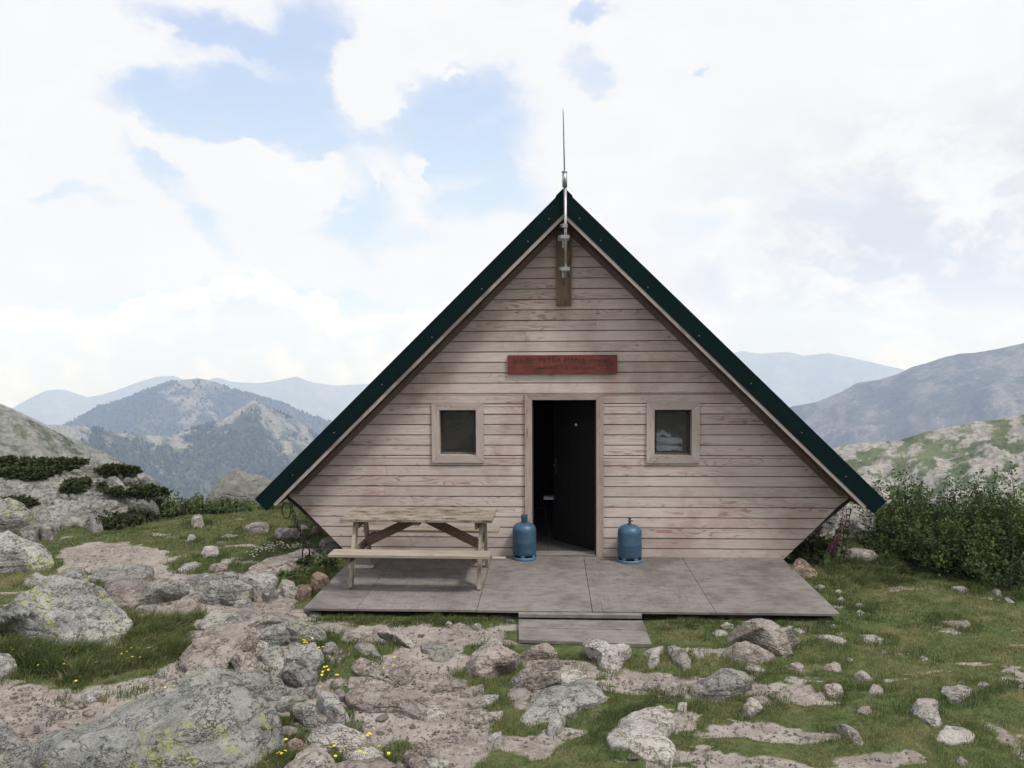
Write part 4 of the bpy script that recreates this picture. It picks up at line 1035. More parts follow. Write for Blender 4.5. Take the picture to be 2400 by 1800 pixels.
def chipped(U, seed, n, lo=.80, hi=1.08, sq=.5, cq=.5):
    """boxy form with randomly chipped edges: in-plane radius (0..1), angle and height (-1..1)"""
    rho = np.hypot(U[:, 0], U[:, 1]); B = U.copy(); k = rho**sq/np.maximum(rho, 1e-6)
    B[:, 0] *= k; B[:, 1] *= k; B[:, 2] = np.sign(U[:, 2])*np.abs(U[:, 2])**cq
    r = np.random.default_rng(int(seed*1000)+17)
    for i in range(n):
        a = r.normal(size=3); a[2] = abs(a[2])*.9+.25; a /= np.linalg.norm(a); d = r.uniform(lo, hi)*(1.0 if i else .95)
        e = B@a-d; B = B-np.outer(np.maximum(e, 0)*.97, a)
    rad = np.hypot(B[:, 0], B[:, 1]); return rad, np.arctan2(B[:, 1], B[:, 0]), B[:, 2]
def radial(pts):
    P = np.array(pts, float); c = (P.max(0)+P.min(0))/2
    def R(th):
        r = np.full(th.shape, 1e9); dx, dy = np.cos(th), np.sin(th); out = np.zeros(th.shape)
        for i in range(len(P)):
            a = P[i]-c; b = P[(i+1) % len(P)]-c; e = b-a; den = dx*e[1]-dy*e[0]
            with np.errstate(divide='ignore', invalid='ignore'):
                t = (a[0]*e[1]-a[1]*e[0])/den; u = (a[0]*dy-a[1]*dx)/den
            ok = (t > 0) & (u >= -1e-6) & (u <= 1+1e-6); out = np.where(ok, np.maximum(out, np.where(ok, t, 0)), out)
        return np.where(out > 0, out, np.linalg.norm(P-c, axis=1).min())
    return c, R
_seed = [0]
def flat_rock(z, pts, h, mt, label, name='rock_slab', cat='rock', group=None, sub=5, amp=.05, sq=.62, lift=None, tilt=0.0, seed=None, layer=0.02):
    """outline read on the ground, domed up by h"""
    _seed[0] += 1; sd_ = seed or _seed[0]*1.37
    if z in 'bc' or h < .1: h = h*.62
    G = [hit(*zp(z, *p), lift=h*.45 if lift is None else lift) for p in pts]
    G2 = [g[:2] for g in G]; c, R = radial(G2)
    U, Fc = ico(sub); rad, th, tc = chipped(U, sd_, 12, .82, 1.12, .42, .42)
    rr = R(th)*rad*1.03
    size = float(np.mean(R(np.linspace(-pi, pi, 24)))*2)
    x = c[0]+rr*np.cos(th); y = c[1]+rr*np.sin(th)
    zc = tc
    base = gh(x, y)*.55+float(gh(c[0], c[1]))*.45
    zz = base + np.where(zc > 0, zc*h, zc*max(.10, .8*h)) + tilt*(y-c[1])
    V = np.stack([x, y, zz], 1); D = U.copy(); D[:, 2] *= .7
    V = rough(V, D, size, sd_, amp*(1 if size > .3 else .7), layer)
    return rock_mesh(name, V, Fc, mt, label, cat, group)
def up_rock(z, pts, depth, mt, label, base=None, name='boulder', cat='rock', group=None, sub=6, amp=.035, sq=.60, seed=None, phi=None, layer=.015, bottom=None, dist=None, thick=None):
    """outline of a standing boulder read on a plane leaning back by phi degrees through its foot, swelling forwards by depth"""
    _seed[0] += 1; sd_ = seed or _seed[0]*1.73
    if phi is None: phi = 60 if z in 'de' else (24 if sub <= 4 else 36)
    ph = radians(phi); pq = [zp(z, *p) for p in pts]; low = max(pq, key=lambda p: p[1])
    b = hit(*low) if base is None else hit(*zp(z, *base))
    T = min(depth*(.16 if sub <= 4 else (.24 if z in 'bc' else .30)), .9) if thick is None else thick; nrm = np.array([0, -sin(ph), cos(ph)]); sv = np.array([0, cos(ph), sin(ph)]); o_ = np.array([0, b[1]+T*.55, float(gh(b[0], b[1]))-.02])
    P2 = []
    for px, py in pq:
        d = ray(px, py); t = np.dot(o_-CAM, nrm)/np.dot(d, nrm); P = CAM+d*t; P2.append((P[0], np.dot(P-o_, sv)))
    P2 = np.array(P2); smin = P2[:, 1].min(); smax = P2[:, 1].max(); bo = .22*(smax-smin) if bottom is None else bottom
    P2[:, 1] = P2[:, 1] - bo*(1-sstep(P2[:, 1], smin, smin+.35*(smax-smin)))
    c, R = radial(P2); U, Fc = ico(sub)
    rad, th, tc = chipped(U, sd_, 16, .74, 1.05, .5, .55)
    rr = R(th)*rad*1.03; size = float(np.mean(R(np.linspace(-pi, pi, 24)))*2)
    x = c[0]+rr*np.cos(th); s_ = c[1]+rr*np.sin(th); tt = tc*T
    V = np.outer(s_, sv)+np.outer(tt, nrm)+o_; V[:, 0] = x + 0*tt
    D = np.outer(U[:, 0], (1, 0, 0))+np.outer(U[:, 1], sv)+np.outer(U[:, 2], nrm)
    V = rough(V, D, size, sd_, amp, layer)
    return rock_mesh(name, V, Fc, mt, label, cat, group)
GS = 'small stones lying about the turf and path'
# --- the named boulders and slabs, left foreground
up_rock('a', [(-120, 700), (-80, 600), (10, 590), (100, 505), (230, 470), (330, 430), (430, 445), (560, 462), (610, 475), (655, 530), (760, 620), (812, 690), (818, 850), (770, 895), (700, 925), (560, 920), (400, 905), (320, 880), (240, 840), (150, 790), (50, 760), (-100, 760)], 1.0, 'rock_lichen', 'big grey boulder with yellow-green lichen among yellow flowers', sub=6, amp=.028, seed=3.3, phi=55)
flat_rock('a', [(360, 430), (420, 395), (500, 385), (560, 410), (580, 470), (450, 470), (370, 460)], .22, 'rock_lichen', 'low lichened rock directly behind the big lichen boulder', name='boulder')
up_rock('a', [(155, 470), (190, 425), (245, 393), (300, 420), (345, 445), (330, 475), (240, 490)], .3, 'rock_grey', 'pointed grey rock poking up behind the big lichen boulder', sub=5)
up_rock('a', [(-140, 170), (-60, 120), (0, 150), (60, 165), (200, 182), (290, 230), (345, 315), (372, 370), (290, 392), (150, 375), (60, 390), (-120, 385)], 1.1, 'rock_lichen', 'rounded lichened boulder at the left edge above the big one', seed=5.1)
up_rock('a', [(-120, 60), (-60, -90), (0, -60), (90, -20), (170, -50), (215, 40), (228, 100), (120, 130), (40, 140), (-100, 150)], 1.5, 'rock_lichen', 'pale lichened slab standing at the left edge above the rounded boulder', seed=6.2, base=(150, 128))
flat_rock('a', [(125, 140), (150, 105), (215, 95), (255, 120), (250, 155), (160, 165)], .2, 'rock_grey', 'dark grey stone next to the left-edge slab', name='boulder')
flat_rock('a', [(240, 110), (270, 72), (380, 75), (385, 100), (350, 120), (360, 150), (270, 150)], .2, 'rock_pale', 'pale flat-topped stone right of the dark grey stone', name='boulder')
up_rock('a', [(408, 90), (420, 45), (455, 28), (500, 50), (545, 90), (555, 105), (420, 108)], .5, 'rock_grey', 'pointed grey rock at the edge of the far turf on the left', sub=5)
flat_rock('a', [(555, 90), (580, 62), (660, 62), (670, 95), (600, 108)], .15, 'rock_grey', 'low grey stone right of the pointed grey rock', name='stone')
flat_rock('a', [(1235, 60), (1250, 35), (1295, 35), (1325, 65), (1310, 80), (1250, 75)], .14, 'rock_pale', 'pale stone standing alone on the far left turf', name='stone')
up_rock('a', [(1207, 185), (1225, 145), (1260, 142), (1268, 170), (1240, 195), (1212, 196)], .18, 'rock_pink', 'small upright pinkish stone on the left turf', sub=4, name='stone')
up_rock('a', [(1308, 270), (1330, 235), (1375, 222), (1415, 240), (1422, 280), (1390, 297), (1330, 295)], .3, 'rock_pale', 'round white-grey stone standing on the left turf', sub=5, name='stone', amp=.05)
flat_rock('a', [(1145, 370), (1180, 340), (1280, 318), (1308, 335), (1260, 370), (1190, 388)], .07, 'rock_pale', 'long flat pale stone in turf below the round white-grey one')
flat_rock('a', [(1350, 365), (1370, 335), (1440, 332), (1485, 350), (1470, 372), (1390, 380)], .07, 'rock_pink', 'flat pink stone right of the long flat pale one')
flat_rock('a', [(1425, 330), (1440, 310), (1490, 308), (1512, 330), (1470, 340)], .05, 'rock_pale', 'small flat pale stone above the flat pink stone', name='stone', sub=4)
flat_rock('a', [(1560, 95), (1620, 90), (1700, 75), (1742, 95), (1730, 120), (1640, 110)], .12, 'rock_pink', 'long low brownish stone in turf left of the hanging chain')
flat_rock('a', [(1430, 165), (1470, 148), (1560, 145), (1570, 158), (1480, 172)], .05, 'rock_pink', 'long thin flat stone left of the hanging chain', sub=4)
up_rock('a', [(1790, 140), (1830, 118), (1880, 112), (1950, 125), (1985, 170), (1960, 185), (1860, 175), (1800, 180)], .5, 'rock_pale', 'white-grey rock directly behind the hanging chain', sub=5, amp=.06)
up_rock('a', [(1925, 110), (1940, 85), (1975, 85), (2000, 105), (2015, 125), (1950, 125)], .25, 'rock_pale', 'small pale rock behind the white-grey rock by the chain', sub=4, name='stone')
up_rock('a', [(2008, 135), (2040, 88), (2060, 85), (2088, 115), (2075, 145), (2040, 145)], .3, 'rock_brown', 'angular brown stone by the lower left corner of the hut wall', sub=4, name='stone')
up_rock('a', [(2070, 215), (2085, 178), (2120, 165), (2200, 200), (2260, 270), (2120, 260)], .5, 'rock_grey', 'grey mossy rock under the lower left wall corner', sub=5)
flat_rock('a', [(1620, 365), (1690, 312), (1800, 285), (1900, 268), (2000, 250), (2080, 248), (2115, 290), (2050, 335), (1900, 350), (1800, 380), (1700, 400)], .14, 'rock_pink', 'rough concrete footing that holds the left chain', name='concrete_footing', cat='footing', amp=.03)
flat_rock('a', [(1578, 420), (1600, 385), (1660, 362), (1740, 375), (1800, 440), (1760, 480), (1650, 472), (1585, 440)], .10, 'rock_pale', 'pale smooth slab beside the concrete footing')
flat_rock('a', [(1795, 480), (1830, 450), (1900, 470), (1950, 500), (1920, 530), (1840, 520)], .10, 'rock_pale', 'pale knobbly slab between footing and deck corner')
flat_rock('a', [(1690, 520), (1730, 480), (1795, 480), (1800, 520), (1740, 555), (1700, 545)], .10, 'rock_grey', 'grey wedge of rock below the pale knobbly slab', name='stone')
flat_rock('a', [(2010, 465), (2050, 430), (2110, 428), (2140, 450), (2110, 480), (2040, 485)], .20, 'rock_brown', 'dark brown stone touching the left deck edge', name='boulder')
flat_rock('a', [(1915, 525), (1960, 485), (2020, 475), (2015, 520), (1960, 548)], .12, 'rock_brown', 'brownish stone between the dark brown stone and the pale knobbly slab', name='stone')
flat_rock('a', [(578, 410), (640, 368), (760, 350), (900, 355), (985, 372), (985, 425), (900, 430), (760, 428), (640, 430)], .13, 'rock_grey', 'long grey slab lying behind the pinkish bedrock on the left')
flat_rock('a', [(685, 500), (700, 450), (800, 428), (960, 440), (1000, 500), (940, 560), (850, 600), (760, 590), (700, 545)], .12, 'rock_pink', 'broad pinkish bedrock slab right of the big lichen boulder', sub=6)
up_rock('a', [(928, 545), (940, 500), (985, 465), (1100, 445), (1190, 452), (1212, 490), (1190, 525), (1080, 560), (960, 598), (935, 580)], .55, 'rock_grey', 'dark-topped wedge of rock in the middle of the left rock field', sub=5, amp=.05)
flat_rock('a', [(1210, 460), (1230, 418), (1330, 415), (1400, 400), (1520, 395), (1540, 420), (1420, 450), (1350, 470), (1260, 475)], .12, 'rock_grey', 'long grey slab behind the rounded layered rock')
up_rock('a', [(1310, 540), (1325, 490), (1380, 462), (1460, 455), (1560, 465), (1640, 510), (1610, 550), (1560, 590), (1440, 580), (1380, 605), (1320, 590)], .6, 'rock_grey', 'rounded layered rock in the middle of the left rock field', sub=6, amp=.05, layer=.03)
flat_rock('a', [(1530, 470), (1560, 440), (1640, 440), (1700, 500), (1700, 550), (1640, 545), (1600, 500)], .11, 'rock_pink', 'pinkish rock right of the rounded layered rock')
flat_rock('a', [(1100, 655), (1140, 590), (1190, 545), (1290, 520), (1295, 600), (1240, 655), (1160, 670)], .10, 'rock_pink', 'pink slab below the dark-topped wedge of rock')
flat_rock('a', [(870, 650), (900, 615), (1000, 612), (1080, 650), (1060, 680), (930, 672)], .12, 'rock_grey', 'smooth grey-green slab above the tan stone in long grass')
up_rock('a', [(900, 700), (960, 675), (1060, 668), (1155, 680), (1120, 715), (1060, 740), (1020, 765), (960, 770), (925, 740)], .4, 'rock_brown', 'tan stone half hidden in the long grass tuft', sub=5, name='stone')
flat_rock('a', [(1285, 700), (1340, 665), (1420, 652), (1540, 665), (1610, 690), (1590, 725), (1480, 720), (1400, 745), (1310, 740)], .10, 'rock_grey', 'flat grey slab with dark cracks above the big pink bedrock')
flat_rock('a', [(1165, 890), (1210, 810), (1260, 760), (1360, 735), (1500, 745), (1620, 700), (1700, 665), (1800, 658), (1900, 680), (1940, 715), (1850, 740), (1720, 780), (1640, 850), (1540, 900), (1470, 960), (1350, 985), (1250, 1010), (1190, 960)], .15, 'rock_pink', 'largest pink bedrock slab running towards the deck corner', sub=6, amp=.035, layer=.02)
up_rock('a', [(1650, 860), (1690, 800), (1760, 750), (1850, 728), (1960, 715), (2040, 735), (2100, 775), (2115, 835), (2040, 860), (1900, 850), (1780, 880)], .6, 'rock_lichen', 'grey hump of rock with yellow flowers growing on its edge', sub=6, amp=.04, base=(1900, 860))
up_rock('a', [(1853, 960), (1880, 895), (1920, 860), (1970, 855), (2075, 888), (2095, 945), (2075, 990), (2030, 1040), (1950, 1005), (1880, 975)], .35, 'rock_grey', 'upper of two square grey blocks lying against each other', sub=5)
up_rock('a', [(1768, 1085), (1800, 1030), (1840, 990), (1900, 978), (1960, 1000), (2055, 1070), (2050, 1110), (1995, 1142), (1900, 1110), (1830, 1100)], .40, 'rock_grey', 'lower of two square grey blocks lying against each other', sub=5)
up_rock('a', [(1485, 950), (1510, 915), (1570, 902), (1640, 920), (1670, 960), (1722, 1040), (1640, 1062), (1560, 1055), (1520, 1000)], .35, 'rock_pink', 'tilted pinkish block above the long grey slab', sub=5)
flat_rock('a', [(1670, 940), (1720, 895), (1780, 875), (1840, 882), (1820, 930), (1740, 952)], .10, 'rock_grey', 'small grey slab between the hump and the tilted pinkish block', name='stone')
flat_rock('a', [(1150, 1100), (1200, 1050), (1300, 1020), (1420, 1008), (1520, 1035), (1480, 1060), (1340, 1085), (1200, 1140)], .12, 'rock_lichen', 'low grass-edged slab behind the long grey slab')
up_rock('a', [(1060, 1230), (1080, 1180), (1180, 1125), (1320, 1085), (1500, 1052), (1640, 1068), (1770, 1105), (1840, 1140), (1850, 1190), (1780, 1240), (1400, 1260), (1150, 1250)], .8, 'rock_grey', 'long smooth grey slab just behind the biggest foreground slab', sub=6, amp=.03, base=(1600, 1230))
up_rock('a', [(150, 1720), (260, 1620), (420, 1500), (560, 1440), (700, 1395), (800, 1320), (850, 1290), (960, 1235), (1100, 1192), (1350, 1178), (1560, 1178), (1640, 1205), (1740, 1255), (1770, 1380), (1760, 1500), (1735, 1720), (1720, 1950), (1300, 2050), (300, 1950)], 1.25, 'rock_lichen', 'biggest grey slab with pale lichen at the bottom left', base=(1500, 1655), sub=7, amp=.022, seed=9.9, phi=40, bottom=.3)
up_rock('a', [(-160, 1400), (-60, 1370), (20, 1378), (80, 1410), (160, 1465), (240, 1512), (310, 1560), (300, 1640), (160, 1720), (-160, 1760)], .7, 'rock_grey', 'grey rock cut off by the bottom left corner of the picture', sub=6, base=(150, 1640))
flat_rock('a', [(225, 1530), (260, 1508), (320, 1520), (350, 1550), (290, 1570), (240, 1560)], .08, 'rock_grey', 'small grey stone wedged beside the bottom left corner rock', name='stone', sub=4)
up_rock('a', [(1775, 1265), (1810, 1220), (1880, 1195), (1945, 1195), (1975, 1215), (1900, 1270), (1830, 1290)], .28, 'rock_grey', 'upper half of the split grey stone right of the biggest slab', sub=5, name='stone')
up_rock('a', [(1880, 1300), (1920, 1245), (1980, 1225), (2040, 1265), (2085, 1320), (2080, 1385), (2020, 1392), (1940, 1350)], .32, 'rock_grey', 'lower half of the split grey stone right of the biggest slab', sub=5, name='stone')
flat_rock('a', [(2050, 1210), (2100, 1185), (2180, 1205), (2240, 1270), (2270, 1310), (2190, 1335), (2110, 1290)], .13, 'rock_grey', 'grey slab at the left edge of the bare path', name='rock_slab')
up_rock('a', [(2005, 1500), (2040, 1440), (2110, 1410), (2200, 1400), (2300, 1412), (2350, 1440), (2370, 1480), (2330, 1530), (2200, 1545), (2060, 1555)], .42, 'rock_pale', 'smooth oval pale stone with a rusty end above yellow flowers', sub=5, amp=.025)
up_rock('a', [(1848, 1520), (1880, 1480), (1920, 1468), (1965, 1495), (1955, 1540), (1890, 1555)], .16, 'rock_brown', 'small reddish stone beside the smooth oval pale stone', sub=4, name='stone', cat='rock')
flat_rock('a', [(-140, 920), (-60, 895), (0, 900), (60, 930), (105, 985), (60, 1010), (0, 1035), (-100, 1050)], .14, 'rock_grey', 'bluish grey slab at the left edge below the flowers')
flat_rock('a', [(1850, 1640), (1900, 1585), (2000, 1560), (2120, 1590), (2180, 1640), (2212, 1700), (1850, 1700)], .12, 'rock_pink', 'low pinkish slab at the bottom edge below the smooth oval stone')
# --- middle
flat_rock('b', [(283, 465), (345, 408), (440, 403), (425, 440), (370, 470)], .05, 'rock_pink', 'flat pinkish slab in turf below the left deck edge')
up_rock('b', [(452, 455), (475, 430), (560, 432), (680, 448), (675, 490), (655, 535), (610, 510), (570, 480), (500, 475)], .3, 'rock_pale', 'pale angular block set in a turf tussock below the table', sub=5, amp=.06)
flat_rock('b', [(318, 525), (350, 503), (420, 515), (455, 545), (475, 585), (430, 575), (350, 555)], .08, 'rock_grey', 'narrow pale slab edged with dark turf left of the path')
up_rock('b', [(300, 665), (320, 625), (365, 598), (440, 620), (500, 680), (560, 720), (612, 755), (540, 760), (430, 715), (340, 690)], .35, 'rock_pink', 'ridge-shaped pinkish rock left of the bare path', sub=5, amp=.05)
flat_rock('b', [(285, 750), (300, 710), (380, 690), (440, 720), (540, 750), (520, 770), (400, 760)], .08, 'rock_pink', 'pink slab under the ridge-shaped rock')
flat_rock('b', [(285, 820), (310, 775), (370, 748), (480, 760), (560, 788), (700, 778), (790, 830), (780, 862), (850, 900), (740, 925), (640, 900), (540, 872), (420, 878), (310, 868)], .10, 'rock_pink', 'wide broken pink bedrock shelf across the lower path', sub=6, layer=.03)
flat_rock('b', [(765, 768), (810, 728), (900, 715), (968, 722), (960, 755), (860, 768)], .06, 'rock_pink', 'flat pinkish stone in the middle of the path')
flat_rock('b', [(930, 800), (1000, 760), (1060, 748), (1065, 770), (990, 805)], .05, 'rock_pink', 'small flat slab right of the flat stone in the path', sub=4)
flat_rock('b', [(975, 845), (1050, 820), (1158, 813), (1100, 858), (1010, 868)], .05, 'rock_pale', 'thin pointed flat stone at the right edge of the path', sub=4)
up_rock('b', [(953, 680), (965, 615), (1020, 560), (1070, 530), (1130, 522), (1200, 548), (1262, 600), (1245, 640), (1150, 665), (1090, 715), (1040, 725), (990, 690)], .55, 'rock_pink', 'big rounded brownish boulder between path and step', sub=6, amp=.045)
up_rock('b', [(1052, 530), (1070, 490), (1110, 482), (1170, 500), (1192, 545), (1120, 540)], .28, 'rock_grey', 'small grey rock leaning behind the big rounded brownish boulder', sub=4, name='stone')
up_rock('b', [(1262, 580), (1300, 545), (1350, 522), (1430, 525), (1482, 560), (1495, 600), (1390, 592), (1300, 605)], .35, 'rock_pink', 'low rounded rock in turf below the step', sub=5)
flat_rock('b', [(1340, 635), (1410, 618), (1500, 598), (1505, 640), (1400, 668)], .05, 'rock_pink', 'flat pinkish slab below the low rounded rock', sub=4)
up_rock('b', [(1203, 740), (1225, 690), (1280, 665), (1360, 665), (1440, 685), (1505, 685), (1508, 735), (1420, 760), (1330, 790), (1230, 775)], .5, 'rock_pink', 'broad pink rock with a brown hollow above the pitted grey slab', sub=5)
flat_rock('b', [(1278, 930), (1320, 850), (1380, 790), (1460, 755), (1560, 745), (1620, 708), (1690, 725), (1745, 765), (1758, 815), (1700, 850), (1620, 870), (1560, 905), (1440, 930), (1340, 965)], .13, 'rock_grey', 'long pitted grey slab standing out of the turf in the centre foreground', sub=6, amp=.03)
up_rock('b', [(1638, 520), (1670, 485), (1720, 490), (1800, 520), (1890, 522), (1915, 560), (1880, 595), (1845, 640), (1800, 682), (1740, 650), (1715, 570), (1660, 555)], .35, 'rock_pale', 'pale knobbly stone with an overhang below the right end of the step', sub=5, amp=.05, phi=20)
flat_rock('b', [(1428, 1005), (1450, 955), (1500, 930), (1545, 950), (1510, 1000), (1460, 1025)], .07, 'rock_grey', 'small grey slab below the long pitted slab', name='stone', sub=4)
flat_rock('b', [(1778, 1060), (1800, 1000), (1850, 950), (1920, 915), (1990, 900), (2040, 895), (2090, 883), (2150, 925), (2165, 965), (2140, 1020), (2160, 1080), (2168, 1130), (2140, 1205), (2070, 1165), (1990, 1150), (1900, 1105), (1800, 1100)], .10, 'rock_pale', 'large flat white-grey slab in turf at the bottom centre right', sub=6, amp=.02, layer=.0)
flat_rock('b', [(600, 1160), (640, 1130), (700, 1150), (760, 1220), (700, 1260), (640, 1220)], .08, 'rock_pink', 'narrow pink slab at the bottom edge beside the path')
flat_rock('b', [(80, 1260), (140, 1205), (340, 1185), (500, 1163), (600, 1200), (660, 1270), (300, 1300)], .12, 'rock_pink', 'pink slab cut by the bottom edge below the yellow flowers', sub=5)
flat_rock('b', [(1090, 1058), (1130, 1030), (1172, 1018), (1165, 1040), (1115, 1065)], .04, 'rock_pale', 'thin pale stone in turf at the right of the lower path', name='stone', sub=4)
flat_rock('b', [(930, 930), (1000, 900), (1100, 905), (1180, 900), (1150, 940), (1040, 960)], .06, 'rock_pink', 'dark-edged low slab beside the lower path', name='rock_slab', sub=4)
flat_rock('b', [(180, 740), (210, 705), (250, 705), (262, 740), (220, 765)], .07, 'rock_pink', 'small pink stone left of the ridge-shaped rock', name='stone', sub=4)
flat_rock('b', [(180, 810), (215, 770), (260, 775), (270, 820), (210, 835)], .06, 'rock_pink', 'rounded pink stone left of the broken bedrock shelf', name='stone', sub=4)
# --- right
flat_rock('c', [(8, 560), (50, 530), (140, 520), (140, 540), (108, 570), (112, 605), (75, 645), (35, 625), (45, 580)], .10, 'rock_pale', 'thin curved pale rock right of the knobbly stone', sub=4, name='stone')
flat_rock('c', [(158, 545), (200, 530), (250, 550), (305, 600), (290, 630), (245, 642), (195, 600)], .14, 'rock_pale', 'pale triangular stone right of the thin curved rock', sub=5, name='stone')
up_rock('c', [(292, 570), (320, 552), (365, 565), (370, 592), (330, 602)], .15, 'rock_pale', 'small round pale stone right of the triangular stone', sub=4, name='stone')
up_rock('c', [(508, 500), (525, 440), (580, 400), (650, 388), (720, 405), (810, 455), (925, 475), (880, 510), (870, 560), (800, 585), (700, 550), (600, 515)], .9, 'rock_pink', 'upper and larger of two stacked pinkish boulders right of the step', sub=6, amp=.035)
up_rock('c', [(468, 590), (485, 540), (520, 503), (600, 512), (700, 550), (780, 585), (740, 612), (620, 632), (540, 622)], .6, 'rock_pink', 'lower of two stacked pinkish boulders right of the step', sub=5, amp=.03)
flat_rock('c', [(408, 445), (440, 433), (515, 440), (505, 460), (430, 462)], .05, 'rock_pale', 'thin pale stone left of the two stacked boulders', name='stone', sub=4)
up_rock('c', [(462, 415), (490, 393), (540, 400), (535, 432), (490, 432)], .2, 'rock_pale', 'small pale rock behind the left end of the stacked boulders', name='stone', sub=4)
up_rock('c', [(808, 435), (850, 412), (880, 410), (872, 430), (835, 445)], .12, 'rock_pale', 'small pale stone tilted behind the stacked boulders', name='stone', sub=4)
flat_rock('c', [(1003, 465), (1080, 467), (1188, 492), (1165, 517), (1080, 497)], .05, 'rock_pale', 'long flat white stone in turf right of the stacked boulders')
flat_rock('c', [(1263, 462), (1340, 463), (1405, 482), (1385, 502), (1295, 500)], .05, 'rock_pale', 'flat white stone further right of the long white one')
up_rock('c', [(1053, 655), (1075, 635), (1115, 622), (1160, 630), (1168, 680), (1110, 680)], .25, 'rock_pink', 'rounded pinkish stone in the middle of the right turf', name='stone', sub=4)
up_rock('c', [(850, 630), (870, 622), (920, 640), (958, 668), (930, 685), (880, 662)], .2, 'rock_pink', 'small pinkish stone below the stacked boulders', name='stone', sub=4)
flat_rock('c', [(1228, 695), (1265, 670), (1310, 675), (1340, 700), (1310, 718), (1250, 712)], .07, 'rock_pale', 'low pale stone right of the rounded pinkish one', name='stone', sub=4)
flat_rock('c', [(598, 655), (640, 638), (690, 645), (725, 672), (660, 675)], .06, 'rock_pale', 'low pale stone behind the grey rounded boulder', name='stone', sub=4)
up_rock('c', [(283, 815), (300, 765), (345, 715), (420, 685), (520, 678), (600, 700), (645, 745), (610, 785), (560, 820), (470, 845), (350, 830)], .55, 'rock_grey', 'dark-speckled rounded grey boulder in the right foreground', sub=6, amp=.03)
up_rock('c', [(592, 930), (598, 875), (625, 835), (680, 858), (705, 895), (650, 925), (608, 955)], .3, 'rock_pink', 'upright pinkish rock below the dark-speckled boulder', sub=5, name='stone')
flat_rock('c', [(1115, 975), (1170, 965), (1220, 1000), (1265, 1030), (1290, 1065), (1275, 1082), (1225, 1062), (1180, 1025)], .09, 'rock_pale', 'jagged pale stone beside a soil hollow at the right', sub=5)
flat_rock('c', [(1548, 885), (1600, 845), (1690, 845), (1725, 878), (1695, 895), (1745, 950), (1695, 985), (1625, 935)], .10, 'rock_pale', 'cleft pale stone in the turf at the right', sub=5)
flat_rock('c', [(1740, 795), (1745, 765), (1850, 755), (1925, 762), (1910, 795), (1850, 835), (1780, 835)], .08, 'rock_pale', 'flat pale stone above and right of the cleft one', sub=5)
flat_rock('c', [(1788, 188), (1840, 178), (1895, 198), (1872, 215)], .06, 'rock_pale', 'white stone in turf below the alder bushes', name='stone', sub=4)
flat_rock('c', [(2018, 208), (2060, 195), (2090, 235), (2060, 235)], .06, 'rock_pale', 'small white stone near the right edge below the alders', name='stone', sub=4)
flat_rock('c', [(2088, 247), (2120, 245), (2165, 275), (2110, 268)], .04, 'rock_pale', 'thin white stone near the right edge below the alders', name='stone', sub=4)
flat_rock('c', [(1728, 382), (1800, 375), (1880, 378), (1905, 412), (1850, 422), (1780, 402)], .05, 'rock_pink', 'flat worn slab in the right turf', name='rock_slab')
flat_rock('c', [(1058, 765), (1110, 745), (1175, 765), (1165, 800), (1090, 805)], .09, 'rock_pink', 'worn pinkish slab at the end of the bare streak', name='rock_slab')
flat_rock('c', [(1305, 790), (1345, 755), (1405, 775), (1385, 800)], .07, 'rock_pink', 'worn pinkish stone right of the slab at the end of the bare streak', name='stone', sub=4)
flat_rock('c', [(5, 760), (50, 732), (120, 742), (65, 765)], .06, 'rock_pale', 'low pale stone left of the dark-speckled boulder', name='stone', sub=4)
flat_rock('c', [(142, 770), (185, 735), (242, 738), (195, 772)], .06, 'rock_pale', 'low pale stone touching the left foot of the dark-speckled boulder', name='stone', sub=4)
flat_rock('c', [(212, 885), (225, 855), (272, 862), (268, 890)], .05, 'rock_pale', 'small pale stone above the large flat white-grey slab', name='stone', sub=4)
up_rock('c', [(858, 110), (885, 45), (920, 20), (950, 30), (1018, 105), (1010, 135), (940, 142)], .4, 'rock_brown', 'tall tan stone at the right corner of the deck under the wall', sub=5)
flat_rock('c', [(1820, 1185), (1850, 1168), (1885, 1195), (1850, 1208)], .06, 'rock_pale', 'small white stone near the bottom right corner', name='stone', sub=4)
flat_rock('b', [(845, 400), (860, 385), (885, 395), (880, 412)], .06, 'rock_pale', 'left of two small white stones just below the deck', name='stone', sub=3)
flat_rock('b', [(1003, 412), (1020, 396), (1050, 402), (1048, 424)], .07, 'rock_pale', 'right of two small white stones just below the deck', name='stone', sub=3)
flat_rock('a', [(220, 1390), (240, 1360), (290, 1358), (302, 1385), (260, 1405)], .07, 'rock_grey', 'dark round stone on the bare soil at the lower left', name='stone', sub=4)
flat_rock('a', [(258, 1345), (285, 1325), (335, 1330), (325, 1360), (280, 1362)], .06, 'rock_pink', 'pinkish stone touching the dark round stone at the lower left', name='stone', sub=4)
flat_rock('a', [(620, 1208), (640, 1188), (688, 1190), (690, 1212)], .05, 'rock_brown', 'small brown stone on the soil above the biggest slab', name='stone', sub=3)
flat_rock('a', [(872, 1235), (890, 1208), (930, 1205), (925, 1228)], .05, 'rock_grey', 'small grey stone on the rim of the biggest slab', name='stone', sub=3)
flat_rock('a', [(425, 1250), (450, 1215), (520, 1210), (555, 1245), (490, 1262)], .05, 'rock_pink', 'flat pink stone on the soil at the left', name='stone', sub=4)
flat_rock('a', [(368, 1200), (385, 1165), (430, 1168), (425, 1200)], .06, 'rock_pink', 'small pink stone below the flower tussock', name='stone', sub=3)
flat_rock('a', [(1000, 1055), (1020, 1020), (1070, 1018), (1065, 1055)], .05, 'rock_grey', 'small white-grey stone in the path left of the tilted block', name='stone', sub=3)
